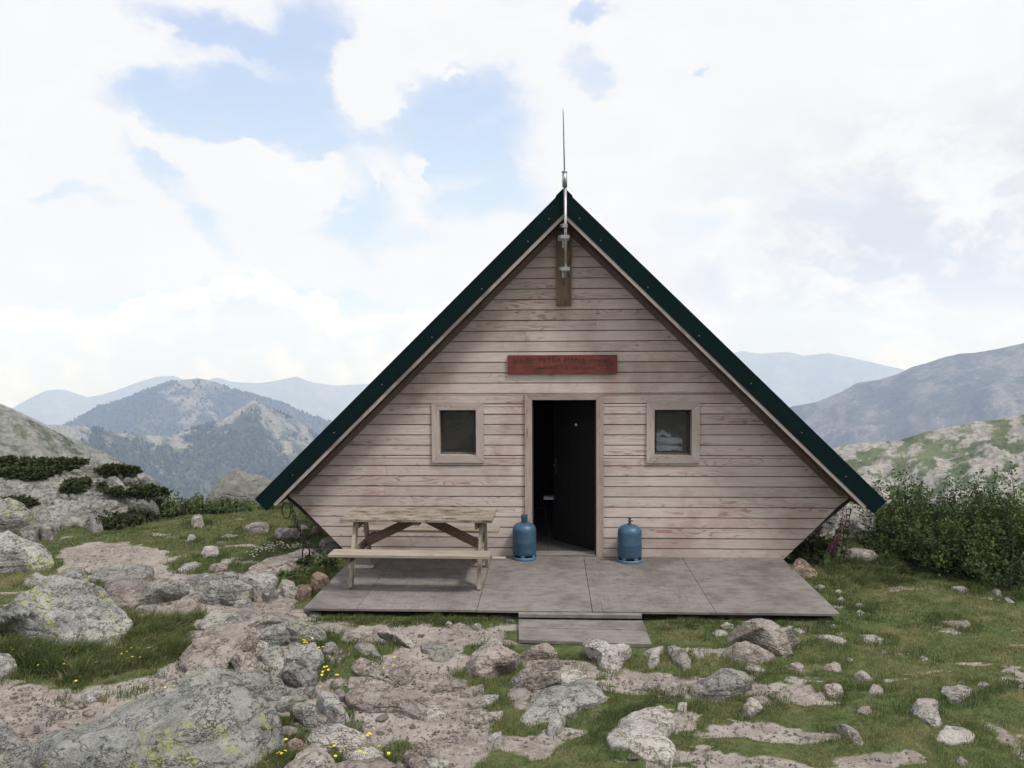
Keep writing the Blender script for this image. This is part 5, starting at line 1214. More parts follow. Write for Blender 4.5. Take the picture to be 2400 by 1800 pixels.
for (x0, x1, yy, wd, lb) in ((1140, 1192, 152, 12, 'nearest'), (1003, 1067, 185, 12, 'second'), (1118, 1168, 210, 12, ''), (1135, 1182, 260, 20, ''), (1220, 1300, 292, 14, ''), (1240, 1290, 336, 16, ''), (1180, 1230, 605, 12, ''), (1608, 1658, 598, 14, ''), (1380, 1425, 562, 12, ''), (2172, 2215, 764, 14, ''), (1090, 1130, 410, 10, ''), (890, 950, 440, 14, '')):
    flat_rock('c', [(x0, yy), ((x0+x1)/2, yy-wd), (x1, yy), ((x0+x1)/2, yy+wd)], .035, 'rock_pale', 'small pale stone lying in the turf right of the deck', name='stone', sub=3, group='small pale stones in the right-hand turf')
# --- beyond: rocks at the plateau edge, right and left
up_rock('d', [(1330, 880), (1350, 845), (1400, 790), (1470, 725), (1530, 703), (1620, 720), (1720, 750), (1790, 790), (1850, 850), (1830, 900), (1450, 900)], 1.8, 'rock_outcrop', 'big pale dome-shaped boulder at the plateau edge near the left eave', base=(1450, 872), sub=6, seed=2.2)
up_rock('e', [(300, 1290), (330, 1190), (400, 1110), (455, 1070), (560, 1090), (640, 1110), (660, 1200), (640, 1260), (480, 1280)], 1.2, 'rock_white', 'large white rock behind the foxgloves under the right eave', base=(450, 1290), sub=6, amp=.05)
up_rock('e', [(380, 1210), (400, 1140), (470, 1110), (510, 1150), (500, 1210), (430, 1225)], .6, 'rock_grey', 'grey rock in front of the large white rock under the right eave', base=(430, 1300), sub=5)
flat_rock('e', [(465, 1390), (540, 1365), (640, 1368), (690, 1395), (600, 1408), (500, 1408)], .12, 'rock_pale', 'long pale rock beside the foot of the right chain')
flat_rock('e', [(805, 1380), (870, 1355), (980, 1370), (1065, 1385), (1030, 1418), (900, 1418)], .12, 'rock_pale', 'long pale rock in front of the alder bushes')
flat_rock('e', [(300, 1290), (360, 1262), (430, 1270), (420, 1295), (340, 1300)], .15, 'rock_pale', 'low pale rock left of the foxgloves')
# --- outcrop on the far left: a mound of slabs
oc = []
OUT = [([(-160, 860), (-120, 745), (0, 735), (90, 742), (200, 770), (340, 828), (455, 835), (462, 880), (330, 930), (250, 950), (160, 930), (60, 900)], 3.2, 'rock_outcrop', 'largest smooth pale slab on the left outcrop', 1010),
       ([(-120, 1080), (-60, 960), (20, 935), (90, 952), (150, 945), (210, 1020), (225, 1062), (120, 1080)], 2.0, 'rock_outcrop', 'square pale slab at the left edge below the largest outcrop slab', 1085),
       ([(390, 700), (400, 665), (450, 648), (560, 650), (640, 672), (640, 720), (560, 730), (450, 725)], 2.0, 'rock_outcrop', 'rounded pale block on the crest of the left outcrop', 1000),
       ([(620, 700), (700, 680), (800, 718), (880, 760), (860, 790), (760, 770), (640, 735)], 2.0, 'rock_outcrop', 'long crest slab on the left outcrop', 1000),
       ([(860, 745), (920, 735), (1000, 770), (1025, 800), (1020, 835), (960, 815), (890, 790)], 1.8, 'rock_outcrop', 'last crest block at the right end of the outcrop', 960),
       ([(240, 740), (270, 712), (400, 718), (430, 760), (400, 785), (280, 780)], 1.8, 'rock_outcrop', 'pale block in dark shrub on the upper outcrop', 1000),
       ([(610, 790), (650, 770), (730, 800), (745, 850), (700, 868), (640, 840)], 1.2, 'rock_outcrop', 'pale squarish block in the middle of the outcrop', 980),
       ([(735, 810), (790, 790), (840, 840), (820, 868), (750, 850)], .9, 'rock_outcrop', 'smaller pale block right of the squarish one', 970),
       ([(465, 870), (520, 850), (640, 880), (700, 905), (680, 930), (560, 925), (480, 905)], 1.2, 'rock_outcrop', 'long flat slab below the middle of the outcrop', 1000),
       ([(550, 940), (620, 915), (760, 915), (790, 950), (700, 985), (580, 990)], 1.2, 'rock_outcrop', 'wide flat slab at the foot of the outcrop', 1020),
       ([(415, 965), (450, 935), (560, 950), (590, 985), (520, 1005), (430, 1000)], 1.0, 'rock_outcrop', 'flat slab at the left foot of the outcrop', 1030),
       ([(425, 900), (470, 880), (560, 925), (540, 955), (450, 940)], .9, 'rock_outcrop', 'narrow slab in the lower left of the outcrop', 1010),
       ([(180, 1000), (240, 975), (330, 1000), (400, 1010), (390, 1050), (260, 1050)], 1.0, 'rock_grey', 'broken grey rubble slab left of the turf edge', 1060),
       ([(250, 950), (320, 930), (420, 930), (430, 965), (330, 1000), (260, 985)], 1.2, 'rock_outcrop', 'low slab under the largest outcrop slab', 1040)]
up_rock('d', [(-220, 730), (0, 668), (110, 662), (200, 690), (330, 675), (400, 690), (560, 688), (700, 715), (900, 765), (1000, 815), (1030, 870), (900, 930), (700, 1000), (420, 1060), (150, 1110), (-220, 1150)], 3, 'rock_outcrop', 'sloping bedrock mass of the outcrop on the left skyline', base=(430, 1060), phi=27, thick=.13, sub=6, amp=.022, layer=.012, name='rock_outcrop')
for pts, dep, mt_, lb, by in OUT:
    up_rock('d', pts, dep, mt_, lb, base=(430, 1060), phi=27, thick=.21, sub=5, amp=.03, bottom=0)
r_ = np.random.default_rng(77)
for k in range(34):
    x = r_.uniform(330, 1010); top = np.interp(x, [330, 450, 700, 1020], [800, 720, 740, 830]); y = r_.uniform(top, min(top+190, 985)); w_ = r_.uniform(25, 70); h_ = w_*r_.uniform(.35, .6)
    up_rock('d', [(x-w_, y+h_*.3), (x-w_*.6, y-h_), (x+w_*.3, y-h_*.9), (x+w_, y-h_*.1), (x+w_*.7, y+h_), (x-w_*.5, y+h_)], w_*.025, 'rock_outcrop', 'small broken block of pale rock on the left outcrop', base=(430, 1060), phi=27, thick=.17+.05*r_.random(), bottom=0, sub=4, amp=.06, name='stone', group='broken blocks of the left outcrop')
mound = None

r_ = np.random.default_rng(91)
FIELD = [(250, 1262, 700, 1345, 18), (400, 1350, 760, 1640, 30), (20, 1480, 420, 1560, 8), (750, 1380, 1000, 1650, 8), (1000, 1440, 1500, 1560, 5), (1450, 1440, 2150, 1600, 6)]
for x0, y0, x1, y1, cnt in FIELD:
    for _ in range(cnt):
        cx_, cy_ = r_.uniform(x0, x1), r_.uniform(y0, y1); s = r_.uniform(12, 44)*(.6+.5*(cy_-1250)/400); n_ = r_.integers(6, 9); a0 = r_.uniform(0, 6)
        pts = [(cx_+s*(.75+.5*r_.random())*cos(a0+2*pi*k/n_), cy_+s*.42*(.7+.6*r_.random())*sin(a0+2*pi*k/n_)) for k in range(n_)]
        if cx_ > 1000: flat_rock('f', pts, r_.uniform(.02, .04), 'rock_pink' if r_.random() < .6 else 'rock_pale', 'half-buried slab of rock in the worn turf right of the path', name='stone', sub=4, group='half-buried slabs in the right-hand turf')
        else: flat_rock('f', pts, r_.uniform(.03, .085), ['rock_pink', 'rock_pink', 'rock_grey', 'rock_pale'][r_.integers(0, 4)], 'half-buried slab of rock in the stony ground left of the path', name='stone', sub=4, group='half-buried slabs in the stony ground', amp=.07)
# ------------------------------------------------------------------ small stones strewn on soil and turf
base_stones = []
for k in range(6):
    U, Fc = ico(3); V = facet(U.copy(), 50+k, 12, .6, .92); V = V*np.array([1, .8, .55]); V = rough(V, U, 2.0, 61+k, .05)
    me = np_mesh('stone', V, Fc, M['rock_pale'] if k % 2 else M['rock_pink']); base_stones.append(me)
SM = [o.data for o in base_stones]
for o in base_stones: bpy.data.objects.remove(o)
r_ = np.random.default_rng(5); n_st = 0
for _ in range(4000):
    if n_st >= 150: break
    px, py = r_.uniform(-20, 2232), r_.uniform(1180, 1700)
    p = hit(px, py)
    if (-2.75 < p[0] < 3.1) and -3.1 < p[1] < 5 and p[1] > -2.3: continue
    if -.5 < p[0] < 1.2 and p[1] > -3.2: continue
    ga = float(grass_amount(np.array([p[0]]), np.array([p[1]]))[0])
    if ga > .5 and r_.random() < .95: continue
    s = float(np.clip(r_.lognormal(-3.9, .55), .009, .065))
    o = bpy.data.objects.new('stone', SM[r_.integers(0, 6)]); col.objects.link(o)
    o.location = (p[0], p[1], float(gh(p[0], p[1]))+s*.12 - .018*(1-ga)); o.scale = (s, s*r_.uniform(.7, 1.2), s*r_.uniform(.45, .75)); o.rotation_euler = (r_.uniform(-.3, .3), r_.uniform(-.3, .3), r_.uniform(0, 6.28))
    if ga > .5: tag(o, 'small loose stone half sunk in turf', 'stone', 'loose stones in the turf')
    else: tag(o, 'small loose stone lying on bare soil', 'stone', GS)
    n_st += 1
# gravel on the bare soil
def scatter_xy(n, dens_fn, seed, box=(-6.5, 7.5, -6.6, 9)):
    r = np.random.default_rng(seed); out = []; tot = 0
    while tot < n:
        x = r.uniform(box[0], box[1], 60000); y = r.uniform(box[2], box[3], 60000)
        k = r.random(60000) < dens_fn(x, y); x, y = x[k], y[k]; out.append(np.stack([x, y], 1)); tot += len(x)
        if len(out) > 60: break
    return np.concatenate(out)[:n]
def in_view(x, y, m_=.06):
    d = np.stack([x-CAM[0], y-CAM[1], gh(x, y)-CAM[2]], -1); f_ = d@FW; u = d@RT/f_*F_PX/1200; v = d@UP/f_*F_PX/900
    return (f_ > 0) & (np.abs(u) < 1+m_) & (np.abs(v) < 1+m_)
cell = .022; OX, OY = -8.0, -7.5; occ = np.zeros((900, 900), np.int32)
for P in OCC:
    i = ((P[:, 0]-OX)/cell).astype(int); j = ((P[:, 1]-OY)/cell).astype(int); k = (i >= 1) & (i < 899) & (j >= 1) & (j < 899)
    i, j = i[k], j[k]
    for di in (-1, 0, 1):
        for dj in (-1, 0, 1): occ[i+di, j+dj] = 1
er = occ.copy()                                        # shrink a little so turf laps over the rims
for di, dj in ((1, 0), (-1, 0), (0, 1), (0, -1)): er = er & np.roll(occ, (di, dj), (0, 1)) & np.roll(occ, (2*di, 2*dj), (0, 1)) & np.roll(occ, (3*di, 3*dj), (0, 1))
def occupied(x, y):
    i = ((x-OX)/cell).astype(int); j = ((y-OY)/cell).astype(int); k = (i >= 0) & (i < 900) & (j >= 0) & (j < 900)
    o = np.zeros(x.shape, bool); o[k] = er[i[k], j[k]] > 0; return o
def built(x, y):
    deckm = (x > -2.60) & (x < 2.92) & (y > -2.19); stepm = (x > -.34) & (x < .96) & (y > -3.08)
    return deckm & (y < 6.4) & ~((y > 0) & ((x < -2.6) | (x > 2.95))) | stepm & (y < 0) & (y > -3.08)
def dg(x, y):
    d = np.hypot(x-CAM[0], y-CAM[1]); return in_view(x, y)*(~built(x, y))*(~occupied(x, y))*np.clip(1-grass_amount(x, y), 0, 1)**1.5*np.clip((5.5/d)**2, .05, 1)*(fbm(x*2, y*2, 9.9, 3)*.8+.5)
P = scatter_xy(9000, dg, 31); m_ = len(P); r = np.random.default_rng(8)
S_ = np.clip(r.lognormal(-5.0, .5, m_), .003, .022)
oct_ = np.array([(1, 0, 0), (0, 1, 0), (-1, 0, 0), (0, -1, 0), (0, 0, 1), (.7, .7, -.5)], float)
Fo = np.array([(0, 1, 4), (1, 2, 4), (2, 3, 4), (3, 0, 4)])
V = oct_[None]*(S_[:, None, None]*(1+.35*r.normal(size=(m_, 6, 1)))*np.array([1, 1, .7]))
a = r.random(m_)*6.28; Rz = np.stack([np.cos(a), -np.sin(a), np.sin(a), np.cos(a)], -1).reshape(m_, 2, 2)
V[..., :2] = np.einsum('mij,mkj->mki', Rz, V[..., :2])
V += np.concatenate([P, (gh(P[:, 0], P[:, 1])-.016+S_*.2)[:, None]], 1)[:, None, :]
o = np_mesh('gravel', V.reshape(-1, 3), (Fo[None]+np.arange(m_)[:, None, None]*6).reshape(-1, 3), M['rock_pink'], smooth=False); tag(o, 'loose gravel scattered over the trodden soil', 'gravel', kind='stuff')

# ------------------------------------------------------------------ grass
def blades(name, P, H, W, lean, seed, mt, label, wind=(.35, .1), nseg=2):
    r = np.random.default_rng(seed); m_ = len(P)
    a = r.random(m_)*2*pi; dx, dy = np.cos(a), np.sin(a)
    la = r.random(m_)*2*pi; lm = lean*r.random(m_)*H
    lx = np.cos(la)*lm+wind[0]*H*.5; ly = np.sin(la)*lm+wind[1]*H*.5
    z = gh(P[:, 0], P[:, 1]) - .012
    b = np.stack([P[:, 0], P[:, 1], z], 1); w_ = np.stack([dx*W, dy*W, 0*W], 1)
    mid = b+np.stack([lx*.35, ly*.35, H*.6], 1); top = b+np.stack([lx, ly, H*(1-.25*np.clip(lm/H, 0, 1))], 1)
    V = np.stack([b-w_, b+w_, mid-w_*.7, mid+w_*.7, top], 1).reshape(-1, 3)
    base = np.arange(m_)[:, None, None]*5
    F = (np.array([[0, 1, 3], [0, 3, 2], [2, 3, 4]])[None]+base).reshape(-1, 3)
    t = np.clip(.5+.75*fbm(P[:, 0]*.9, P[:, 1]*1.6, 4.4, 4)+.25*r.normal(size=m_), 0, 1)
    o = np_mesh(name, V, F, mt, smooth=False, attrs={'tone': np.repeat(t, 5)}); tag(o, label, 'grass', kind='stuff'); return o
def dturf(x, y):
    d = np.hypot(x-CAM[0], y-CAM[1]); g = grass_amount(x, y)
    return in_view(x, y)*(~built(x, y))*(~occupied(x, y))*sstep(g+.35*fbm(x*7, y*9, 3.1, 3), .40, .62)*np.clip((5.2/d)**1.6, .07, 1)
P = scatter_xy(260000, dturf, 41, (-10, 9, -6.6, 9)); D = np.hypot(P[:, 0]-CAM[0], P[:, 1]-CAM[1]); r = np.random.default_rng(3)
H = (.020+.022*r.random(len(P)))*(1+.6*fbm(P[:, 0]*3, P[:, 1]*3, 6.6, 3)); H = np.clip(H, .010, .07)*(1+.3*(D > 9)); W = np.clip(.0014*(D/5)**1.1, .0014, .006)*(.7+.7*r.random(len(P)))
blades('turf_grass', P, H, W, 1.1, 42, M['grass'], 'short grazed turf covering the ground round the hut')
def dlong(x, y):
    l = long_amount(x, y); return in_view(x, y, .15)*(~built(x, y))*(~occupied(x, y))*(l > .03)*np.clip(.3+l*6, 0, 1)
P = scatter_xy(70000, dlong, 43, (-5, 5, -6.2, 1.5)); L = long_amount(P[:, 0], P[:, 1]); D = np.hypot(P[:, 0]-CAM[0], P[:, 1]-CAM[1])
clump = np.clip(.75+.7*fbm(P[:, 0]*5, P[:, 1]*5, 2.6, 2), .3, 1.5)
H = L*clump*(.6+.6*r.random(len(P))); W = np.clip(.0017*(D/5), .0014, .004)*(.7+.6*r.random(len(P)))
blades('long_grass', P, H, W, .9, 44, M['grass_long'], 'long dark grass tufts round boulders and deck edge', wind=(.5, .0))

k = r.random(len(P)) < .10
blades('dry_grass', P[k]+r.normal(0, .02, (k.sum(), 2)), H[k]*1.15, W[k]*.8, 1.3, 45, M['grass_dry'], 'dry straw-coloured stalks among the long grass', wind=(.5, .0))
P = scatter_xy(14000, lambda x, y: dturf(x, y)*sstep(fbm(x*1.3, y*2.0, 7.1, 4), .0, .5), 47); D = np.hypot(P[:, 0]-CAM[0], P[:, 1]-CAM[1])
blades('dead_grass', P, .03+.03*r.random(len(P)), np.clip(.0013*(D/5), .0013, .004), 1.4, 48, M['grass_dry'], 'dead pale blades scattered in the turf')
# taller tufts at the feet of the stones in the turf
def dtuft(x, y):
    i = np.clip(((x-OX)/cell).astype(int), 6, 893); j = np.clip(((y-OY)/cell).astype(int), 6, 893); nb = np.zeros(x.shape)
    for di, dj in ((5, 0), (-5, 0), (0, 5), (0, -5), (3, 3), (-3, 3), (3, -3), (-3, -3)): nb = np.maximum(nb, occ[i+di, j+dj])
    return in_view(x, y)*(~built(x, y))*(~occupied(x, y))*(grass_amount(x, y) > .25)*nb*sstep(fbm(x*4, y*4, 5.1, 2), -.3, .3)
P = scatter_xy(26000, dtuft, 51); D = np.hypot(P[:, 0]-CAM[0], P[:, 1]-CAM[1])
blades('stone_side_grass', P, .045+.05*r.random(len(P)), np.clip(.0015*(D/5), .0014, .004), 1.0, 52, M['grass_long'], 'longer grass growing along the feet of the stones')

# ------------------------------------------------------------------ flowers
def flower_mesh(h, pet, mtl, r_head=.012):
    q = MB(); q.tube([(0, 0, 0), (.006, .003, h*.6), (.012, 0, h)], [.0012, .001, .001], 5)
    st_ = q.build('t', M['stem']); me = st_.data; bpy.data.objects.remove(st_)
    me.materials.append(mtl)
    bm = bmesh.new(); bm.from_mesh(me)
    for ring, (n, rr_, z_, tl) in enumerate(((pet, r_head, h+.002, .25), (pet-3, r_head*.6, h+.005, .5))):
        for k in range(n):
            a = 2*pi*k/n+ring*.2; d = Vector((cos(a), sin(a), 0)); s_ = Vector((-sin(a), cos(a), 0))*rr_*.30
            c = Vector((.012, 0, z_)); f = bm.faces.new([bm.verts.new(c+d*rr_*.1), bm.verts.new(c+d*rr_*.7-s_+Vector((0, 0, rr_*tl*.6))), bm.verts.new(c+d*rr_+Vector((0, 0, rr_*tl))), bm.verts.new(c+d*rr_*.7+s_+Vector((0, 0, rr_*tl*.6)))]); f.material_index = 1
    bm.to_mesh(me); bm.free(); me.name = 'yellow_flower'; return me
FY = [flower_mesh(h, 11, M['yellow']) for h in (.06, .10, .14)]
FL = [('a', (110, 770)), ('a', (90, 820)), ('a', (145, 825)), ('a', (60, 880)), ('a', (118, 880)), ('a', (155, 898)), ('a', (245, 865)), ('a', (250, 875)), ('a', (302, 905)), ('a', (310, 970)), ('a', (135, 990)), ('a', (490, 912)), ('a', (447, 952)), ('a', (650, 972)), ('a', (840, 945)), ('a', (845, 905)), ('a', (848, 885)), ('a', (868, 890)), ('a', (846, 858)), ('a', (905, 948)), ('a', (963, 878)), ('a', (795, 882)), ('a', (275, 820)), ('a', (165, 760)), ('a', (505, 1088)), ('a', (410, 990)), ('a', (1065, 800)), ('a', (1020, 780)),
      ('a', (1760, 845)), ('a', (1978, 800)), ('a', (1968, 830)), ('a', (1985, 845)), ('a', (2010, 812)), ('a', (2080, 875)), ('a', (1910, 970)), ('a', (2112, 995)), ('a', (2115, 1030)), ('a', (2100, 1038)), ('a', (2160, 1050)), ('a', (2075, 1140)),
      ('a', (1080, 1130)), ('a', (1095, 1150)), ('a', (1070, 1140)), ('a', (1085, 1160)), ('a', (1765, 1640)), ('a', (1925, 1635)), ('a', (1830, 1465)), ('a', (1810, 1555)), ('a', (1785, 1565)), ('a', (1775, 1580)), ('a', (1840, 1570)),
      ('b', (235, 1145)), ('b', (275, 1112)), ('b', (205, 1108)), ('b', (350, 1135)), ('b', (362, 1140)), ('b', (415, 1132)), ('b', (472, 1112)), ('b', (480, 1120)), ('b', (518, 1137)), ('b', (550, 1138)), ('b', (400, 1045)), ('b', (412, 1030)), ('b', (422, 1038)), ('b', (392, 998)), ('b', (150, 1120)),
      ('b', (492, 657)), ('b', (512, 685)), ('b', (575, 635)), ('b', (550, 595)), ('b', (160, 640)), ('b', (155, 670)), ('b', (148, 675)), ('b', (185, 650)), ('b', (200, 690)), ('b', (122, 770)), ('b', (40, 468)), ('b', (70, 478)), ('b', (130, 532)), ('b', (40, 505)), ('b', (28, 495)), ('b', (365, 1120)), ('b', (215, 1150))]
FLAB = {'a0': 'yellow flower in the long grass round the big lichen boulder', 'a1': 'yellow flower among the rocks left of the path', 'b': 'yellow flower in the turf between the rocks left of the path', 'b2': 'yellow flower in front of the smooth oval pale stone'}
for k, (z, p) in enumerate(FL):
    q = hit(*zp(z, *p), lift=.10 if z == 'a' and p[0] < 1000 else .07)
    me = FY[2 if (z == 'a' and p[0] < 1000) else (1 if k % 3 else 0)]
    o = bpy.data.objects.new('yellow_flower', me); col.objects.link(o); hh = (.06, .10, .14)[FY.index(me)]
    o.location = (q[0], q[1], q[2]-hh); o.rotation_euler = (random.uniform(-.5, .1), random.uniform(-.3, .3), random.uniform(0, 6.3)); s = random.uniform(.9, 1.3); 
    ky = 'a0' if z == 'a' and p[0] < 1000 else ('a1' if z == 'a' else ('b2' if p[1] > 980 else 'b'))
    tag(o, FLAB[ky], 'flower', FLAB[ky].replace('flower', 'flowers'))
# white flowers beside the footing, many-stalked clumps
wf = []
for k in range(5):
    q = MB(); rr = random.Random(k+5)
    for _ in range(9):
        x, y, h = rr.uniform(-.09, .09), rr.uniform(-.05, .05), rr.uniform(.06, .12); q.tube([(x*.6, y*.6, 0), (x, y, h)], .0015, 4, cap=False)
    t_ = q.build('t', M['stem']); me = t_.data; bpy.data.objects.remove(t_); me.materials.append(M['white_petal']); me.name = 'white_flower_clump'
    bm = bmesh.new(); bm.from_mesh(me); rr = random.Random(k+5)
    for _ in range(9):
        x, y, h = rr.uniform(-.09, .09), rr.uniform(-.05, .05), rr.uniform(.06, .12)
        g = bmesh.ops.create_icosphere(bm, subdivisions=1, radius=.012, matrix=Matrix.Translation((x, y, h)) @ Matrix.Diagonal((1, 1, .5, 1)))
        for f in {f for v in g['verts'] for f in v.link_faces}: f.material_index = 1
    bm.to_mesh(me); bm.free(); wf.append(me)
for k, p in enumerate([(1645, 320), (1680, 290), (1720, 270), (1760, 262), (1800, 245), (1850, 262), (1890, 268), (1930, 262), (1955, 258), (1740, 290)]):
    q = hit(*zp('a', *p)); o = bpy.data.objects.new('white_flower_clump', wf[k % 5]); col.objects.link(o); o.location = (q[0], q[1], q[2]+.01); o.rotation_euler = (0, 0, k*1.7)
    tag(o, 'clump of small white flowers behind the concrete footing', 'flower', 'white flower clumps behind the concrete footing')

# ------------------------------------------------------------------ shrubs
def leaf_cloud(name, C, Nrm, size, seed, mt, parent, tone):
    """one small folded leaf of 2 quads at each point"""
    r = np.random.default_rng(seed); m_ = len(C)
    n = Nrm+.75*r.normal(size=(m_, 3)); n /= np.linalg.norm(n, axis=1)[:, None]
    t = np.cross(n, r.normal(size=(m_, 3))); t /= np.linalg.norm(t, axis=1)[:, None]; b = np.cross(n, t)
    s = size*(.6+.7*r.random(m_))[:, None]
    P0 = C; P1 = C+t*s*.5+b*s*.34+n*s*.08; P2 = C+t*s; P3 = C+t*s*.5-b*s*.34+n*s*.08
    V = np.stack([P0, P1, P2, P3], 1).reshape(-1, 3); F = (np.array([[0, 1, 2], [0, 2, 3]])[None]+np.arange(m_)[:, None, None]*4).reshape(-1, 3)
    return np_mesh(name, V, F, mt, smooth=False, parent=parent, attrs={'tone': np.repeat(np.clip(tone, 0, 1), 4)})
def bush(name, label, base, w_, d_, h_, seed, mt='alder', shoots=60, per=38, leaf=.05, cat='bush', group=None, spiky=1.0, bare=.15):
    r = np.random.default_rng(seed); t = thing(name, label, cat, tuple(base), group); q = MB(); Cs = []; Ns = []; T = []
    for k in range(shoots):
        a = r.random()*2*pi; rad = sqrt(r.random()); ex, ey = cos(a)*rad, sin(a)*rad
        hh = h_*(1-.45*rad**2)*r.uniform(.72, 1.08)*(1+.17*spiky*r.normal()); hh = max(hh, .25*h_)
        p0 = np.array([ex*w_*.12, ey*d_*.12, 0]); p1 = np.array([ex*w_*.38, ey*d_*.38, hh*.45]); p2 = np.array([ex*w_*.5+.05*r.normal(), ey*d_*.5+.05*r.normal(), hh])
        if k % 2 == 0: q.tube([p0, p1, p2*.97+p1*.03], [.011*h_, .007*h_, .002], 5, cap=False)
        n_ = int(per*r.uniform(.6, 1.3)); u = bare+(1-bare)*r.random(n_)**.75
        c = ((1-u)**2)[:, None]*p0+(2*u*(1-u))[:, None]*(p1*1.1)+(u**2)[:, None]*p2
        sp = .075*h_*(1.15-.75*u)[:, None]; off = r.normal(size=(n_, 3))*sp
        Cs.append(c+off); Ns.append(off/(np.linalg.norm(off, axis=1)[:, None]+1e-6)*.6+np.array([0, 0, .8])); T.append(np.full(n_, r.uniform(.0, .8))+.25*(u-.4)+.12*r.normal(size=n_))
    q.build('branches', M['bark'], t)
    leaf_cloud('foliage', np.concatenate(Cs), np.concatenate(Ns), leaf, seed+1, M[mt], t, np.concatenate(T)); return t
def at_ground(px, py): v = hit(px, py); return (v[0], v[1], float(gh(v[0], v[1]))-.03)
BU = [(1925, 1160, 1062, .6, 'leafy alder bush nearest to the right eave'), (1965, 1185, 1022, .95, 'alder bush second from the right eave, with upright shoots'), (2035, 1180, 1008, 1.0, 'alder bush third from the right eave, the tallest in the row'),
      (2095, 1200, 1040, .9, 'alder bush in the dip of the row left of the edge bushes'), (2150, 1215, 1052, .85, 'alder bush fourth along with a bare twig in front'), (2195, 1225, 1005, 1.1, 'tall alder bush at the right edge of the picture'),
      (2080, 1240, 1115, .8, 'low alder bush spreading forward over the turf'), (2180, 1262, 1120, .9, 'low alder bush in front at the right edge'), (2270, 1240, 1010, 1.2, 'alder bush cut by the right edge of the picture'), (1940, 1205, 1120, .6, 'small alder bush at the left foot of the row'), (2010, 1225, 1120, .7, 'small alder bush in front of the tallest one')]
for k, (px, by, ty, wd, lb) in enumerate(BU):
    b = at_ground(px, by); top = on_y(px, ty, b[1]); h_ = top[2]-b[2]
    bush('alder_bush', lb, b, wd*1.7, wd*1.3, h_*.9, 100+k*7, shoots=int(46*wd), per=105, leaf=.042, group='alder bushes right of the hut')
SH = [(385, 1112, 1062, .9, 'rounded light green shrub on the left plateau edge', 'shrub'), (330, 1118, 1085, .7, 'spreading shrub left of the rounded one on the plateau edge', 'shrub'), (445, 1108, 1072, .7, 'grassy green shrub right of the rounded one', 'shrub'), (285, 1128, 1100, .6, 'low dark shrub in front of the outcrop foot', 'juniper'), (500, 1104, 1080, .6, 'low green shrub next to the dome-shaped boulder', 'shrub'), (250, 1140, 1112, .5, 'small dark shrub by the grey pointed rock', 'juniper'), (600, 1100, 1082, .4, 'small green shrub at the foot of the dome-shaped boulder', 'shrub')]
for k, (px, by, ty, wd, lb, mt_) in enumerate(SH):
    b = at_ground(px, by); top = on_y(px, ty, b[1]); bush('low_shrub', lb, b, wd*1.8, wd*1.2, max(.18, (top[2]-b[2])), 300+k*5, mt=mt_, shoots=46, per=50, leaf=.045, spiky=.5, bare=.0)
# juniper mats on the outcrop
JU = [(60, 640, 100, 34, 'dark juniper mat on the left end of the outcrop crest'), (220, 655, 120, 42, 'dark juniper mat behind the pale blocks of the outcrop'), (380, 645, 100, 34, 'dark juniper mat along the middle of the outcrop crest'), (530, 775, 70, 60, 'dark juniper mat between slabs in the middle of the outcrop'), (900, 830, 120, 34, 'dark juniper mat at the right end of the outcrop'), (60, 905, 100, 40, 'dark juniper mat on the square slab at the left edge'), (180, 700, 120, 50, 'dark juniper mat filling the gap above the largest slab'), (760, 700, 90, 20, 'thin juniper mat on the crest above the long slab')]
for k, (x, y, w_, h_, lb) in enumerate(JU):
    b0 = hit(*zp('d', 430, 1060)); ph = radians(27); nrm = np.array([0, -sin(ph), cos(ph)]); o_ = np.array([0, b0[1], float(gh(b0[0], b0[1]))])+nrm*.10
    def pl(xx, yy): d = ray(*zp('d', xx, yy)); return CAM+d*(np.dot(o_-CAM, nrm)/np.dot(d, nrm))
    c0 = pl(x, y+h_*.5); W_ = abs(pl(x+w_, y+h_*.5)[0]-c0[0]); S_ = np.linalg.norm(pl(x, y-h_*.3)-pl(x, y+h_*1.1))*.5
    r = np.random.default_rng(500+k); n_ = 3200; a = r.random(n_)*2*pi; rad = np.sqrt(r.random(n_)); zc = np.sqrt(np.clip(1-rad**2, 0, 1))*r.random(n_)**.4
    lump = 1+.7*fbm(np.cos(a)*2.5+k, np.sin(a)*2.5, rad, 3)
    C = np.stack([np.cos(a)*rad*W_*1.6*lump, np.sin(a)*rad*S_*.7*lump, zc*.10*lump], 1)
    C = C[fbm(C[:, 0]*2.4, C[:, 1]*2.4, k*3.3, 3) > -.18]; n_ = len(C)
    t = thing('juniper_mat', lb, 'shrub', tuple(c0)); t.rotation_euler = (ph, 0, 0); leaf_cloud('foliage', C, np.array([0, 0, 1.0])+0*C, .075, 600+k, M['juniper'], t, .3+.35*r.random(n_)+.3*fbm(C[:, 0]*2, C[:, 1]*2, C[:, 2], 2))
    q = MB(); q.tube([(-W_*.6, 0, .0), (0, 0, .06), (W_*.6, 0, .0)], .03, 6); q.build('branches', M['bark'], t)
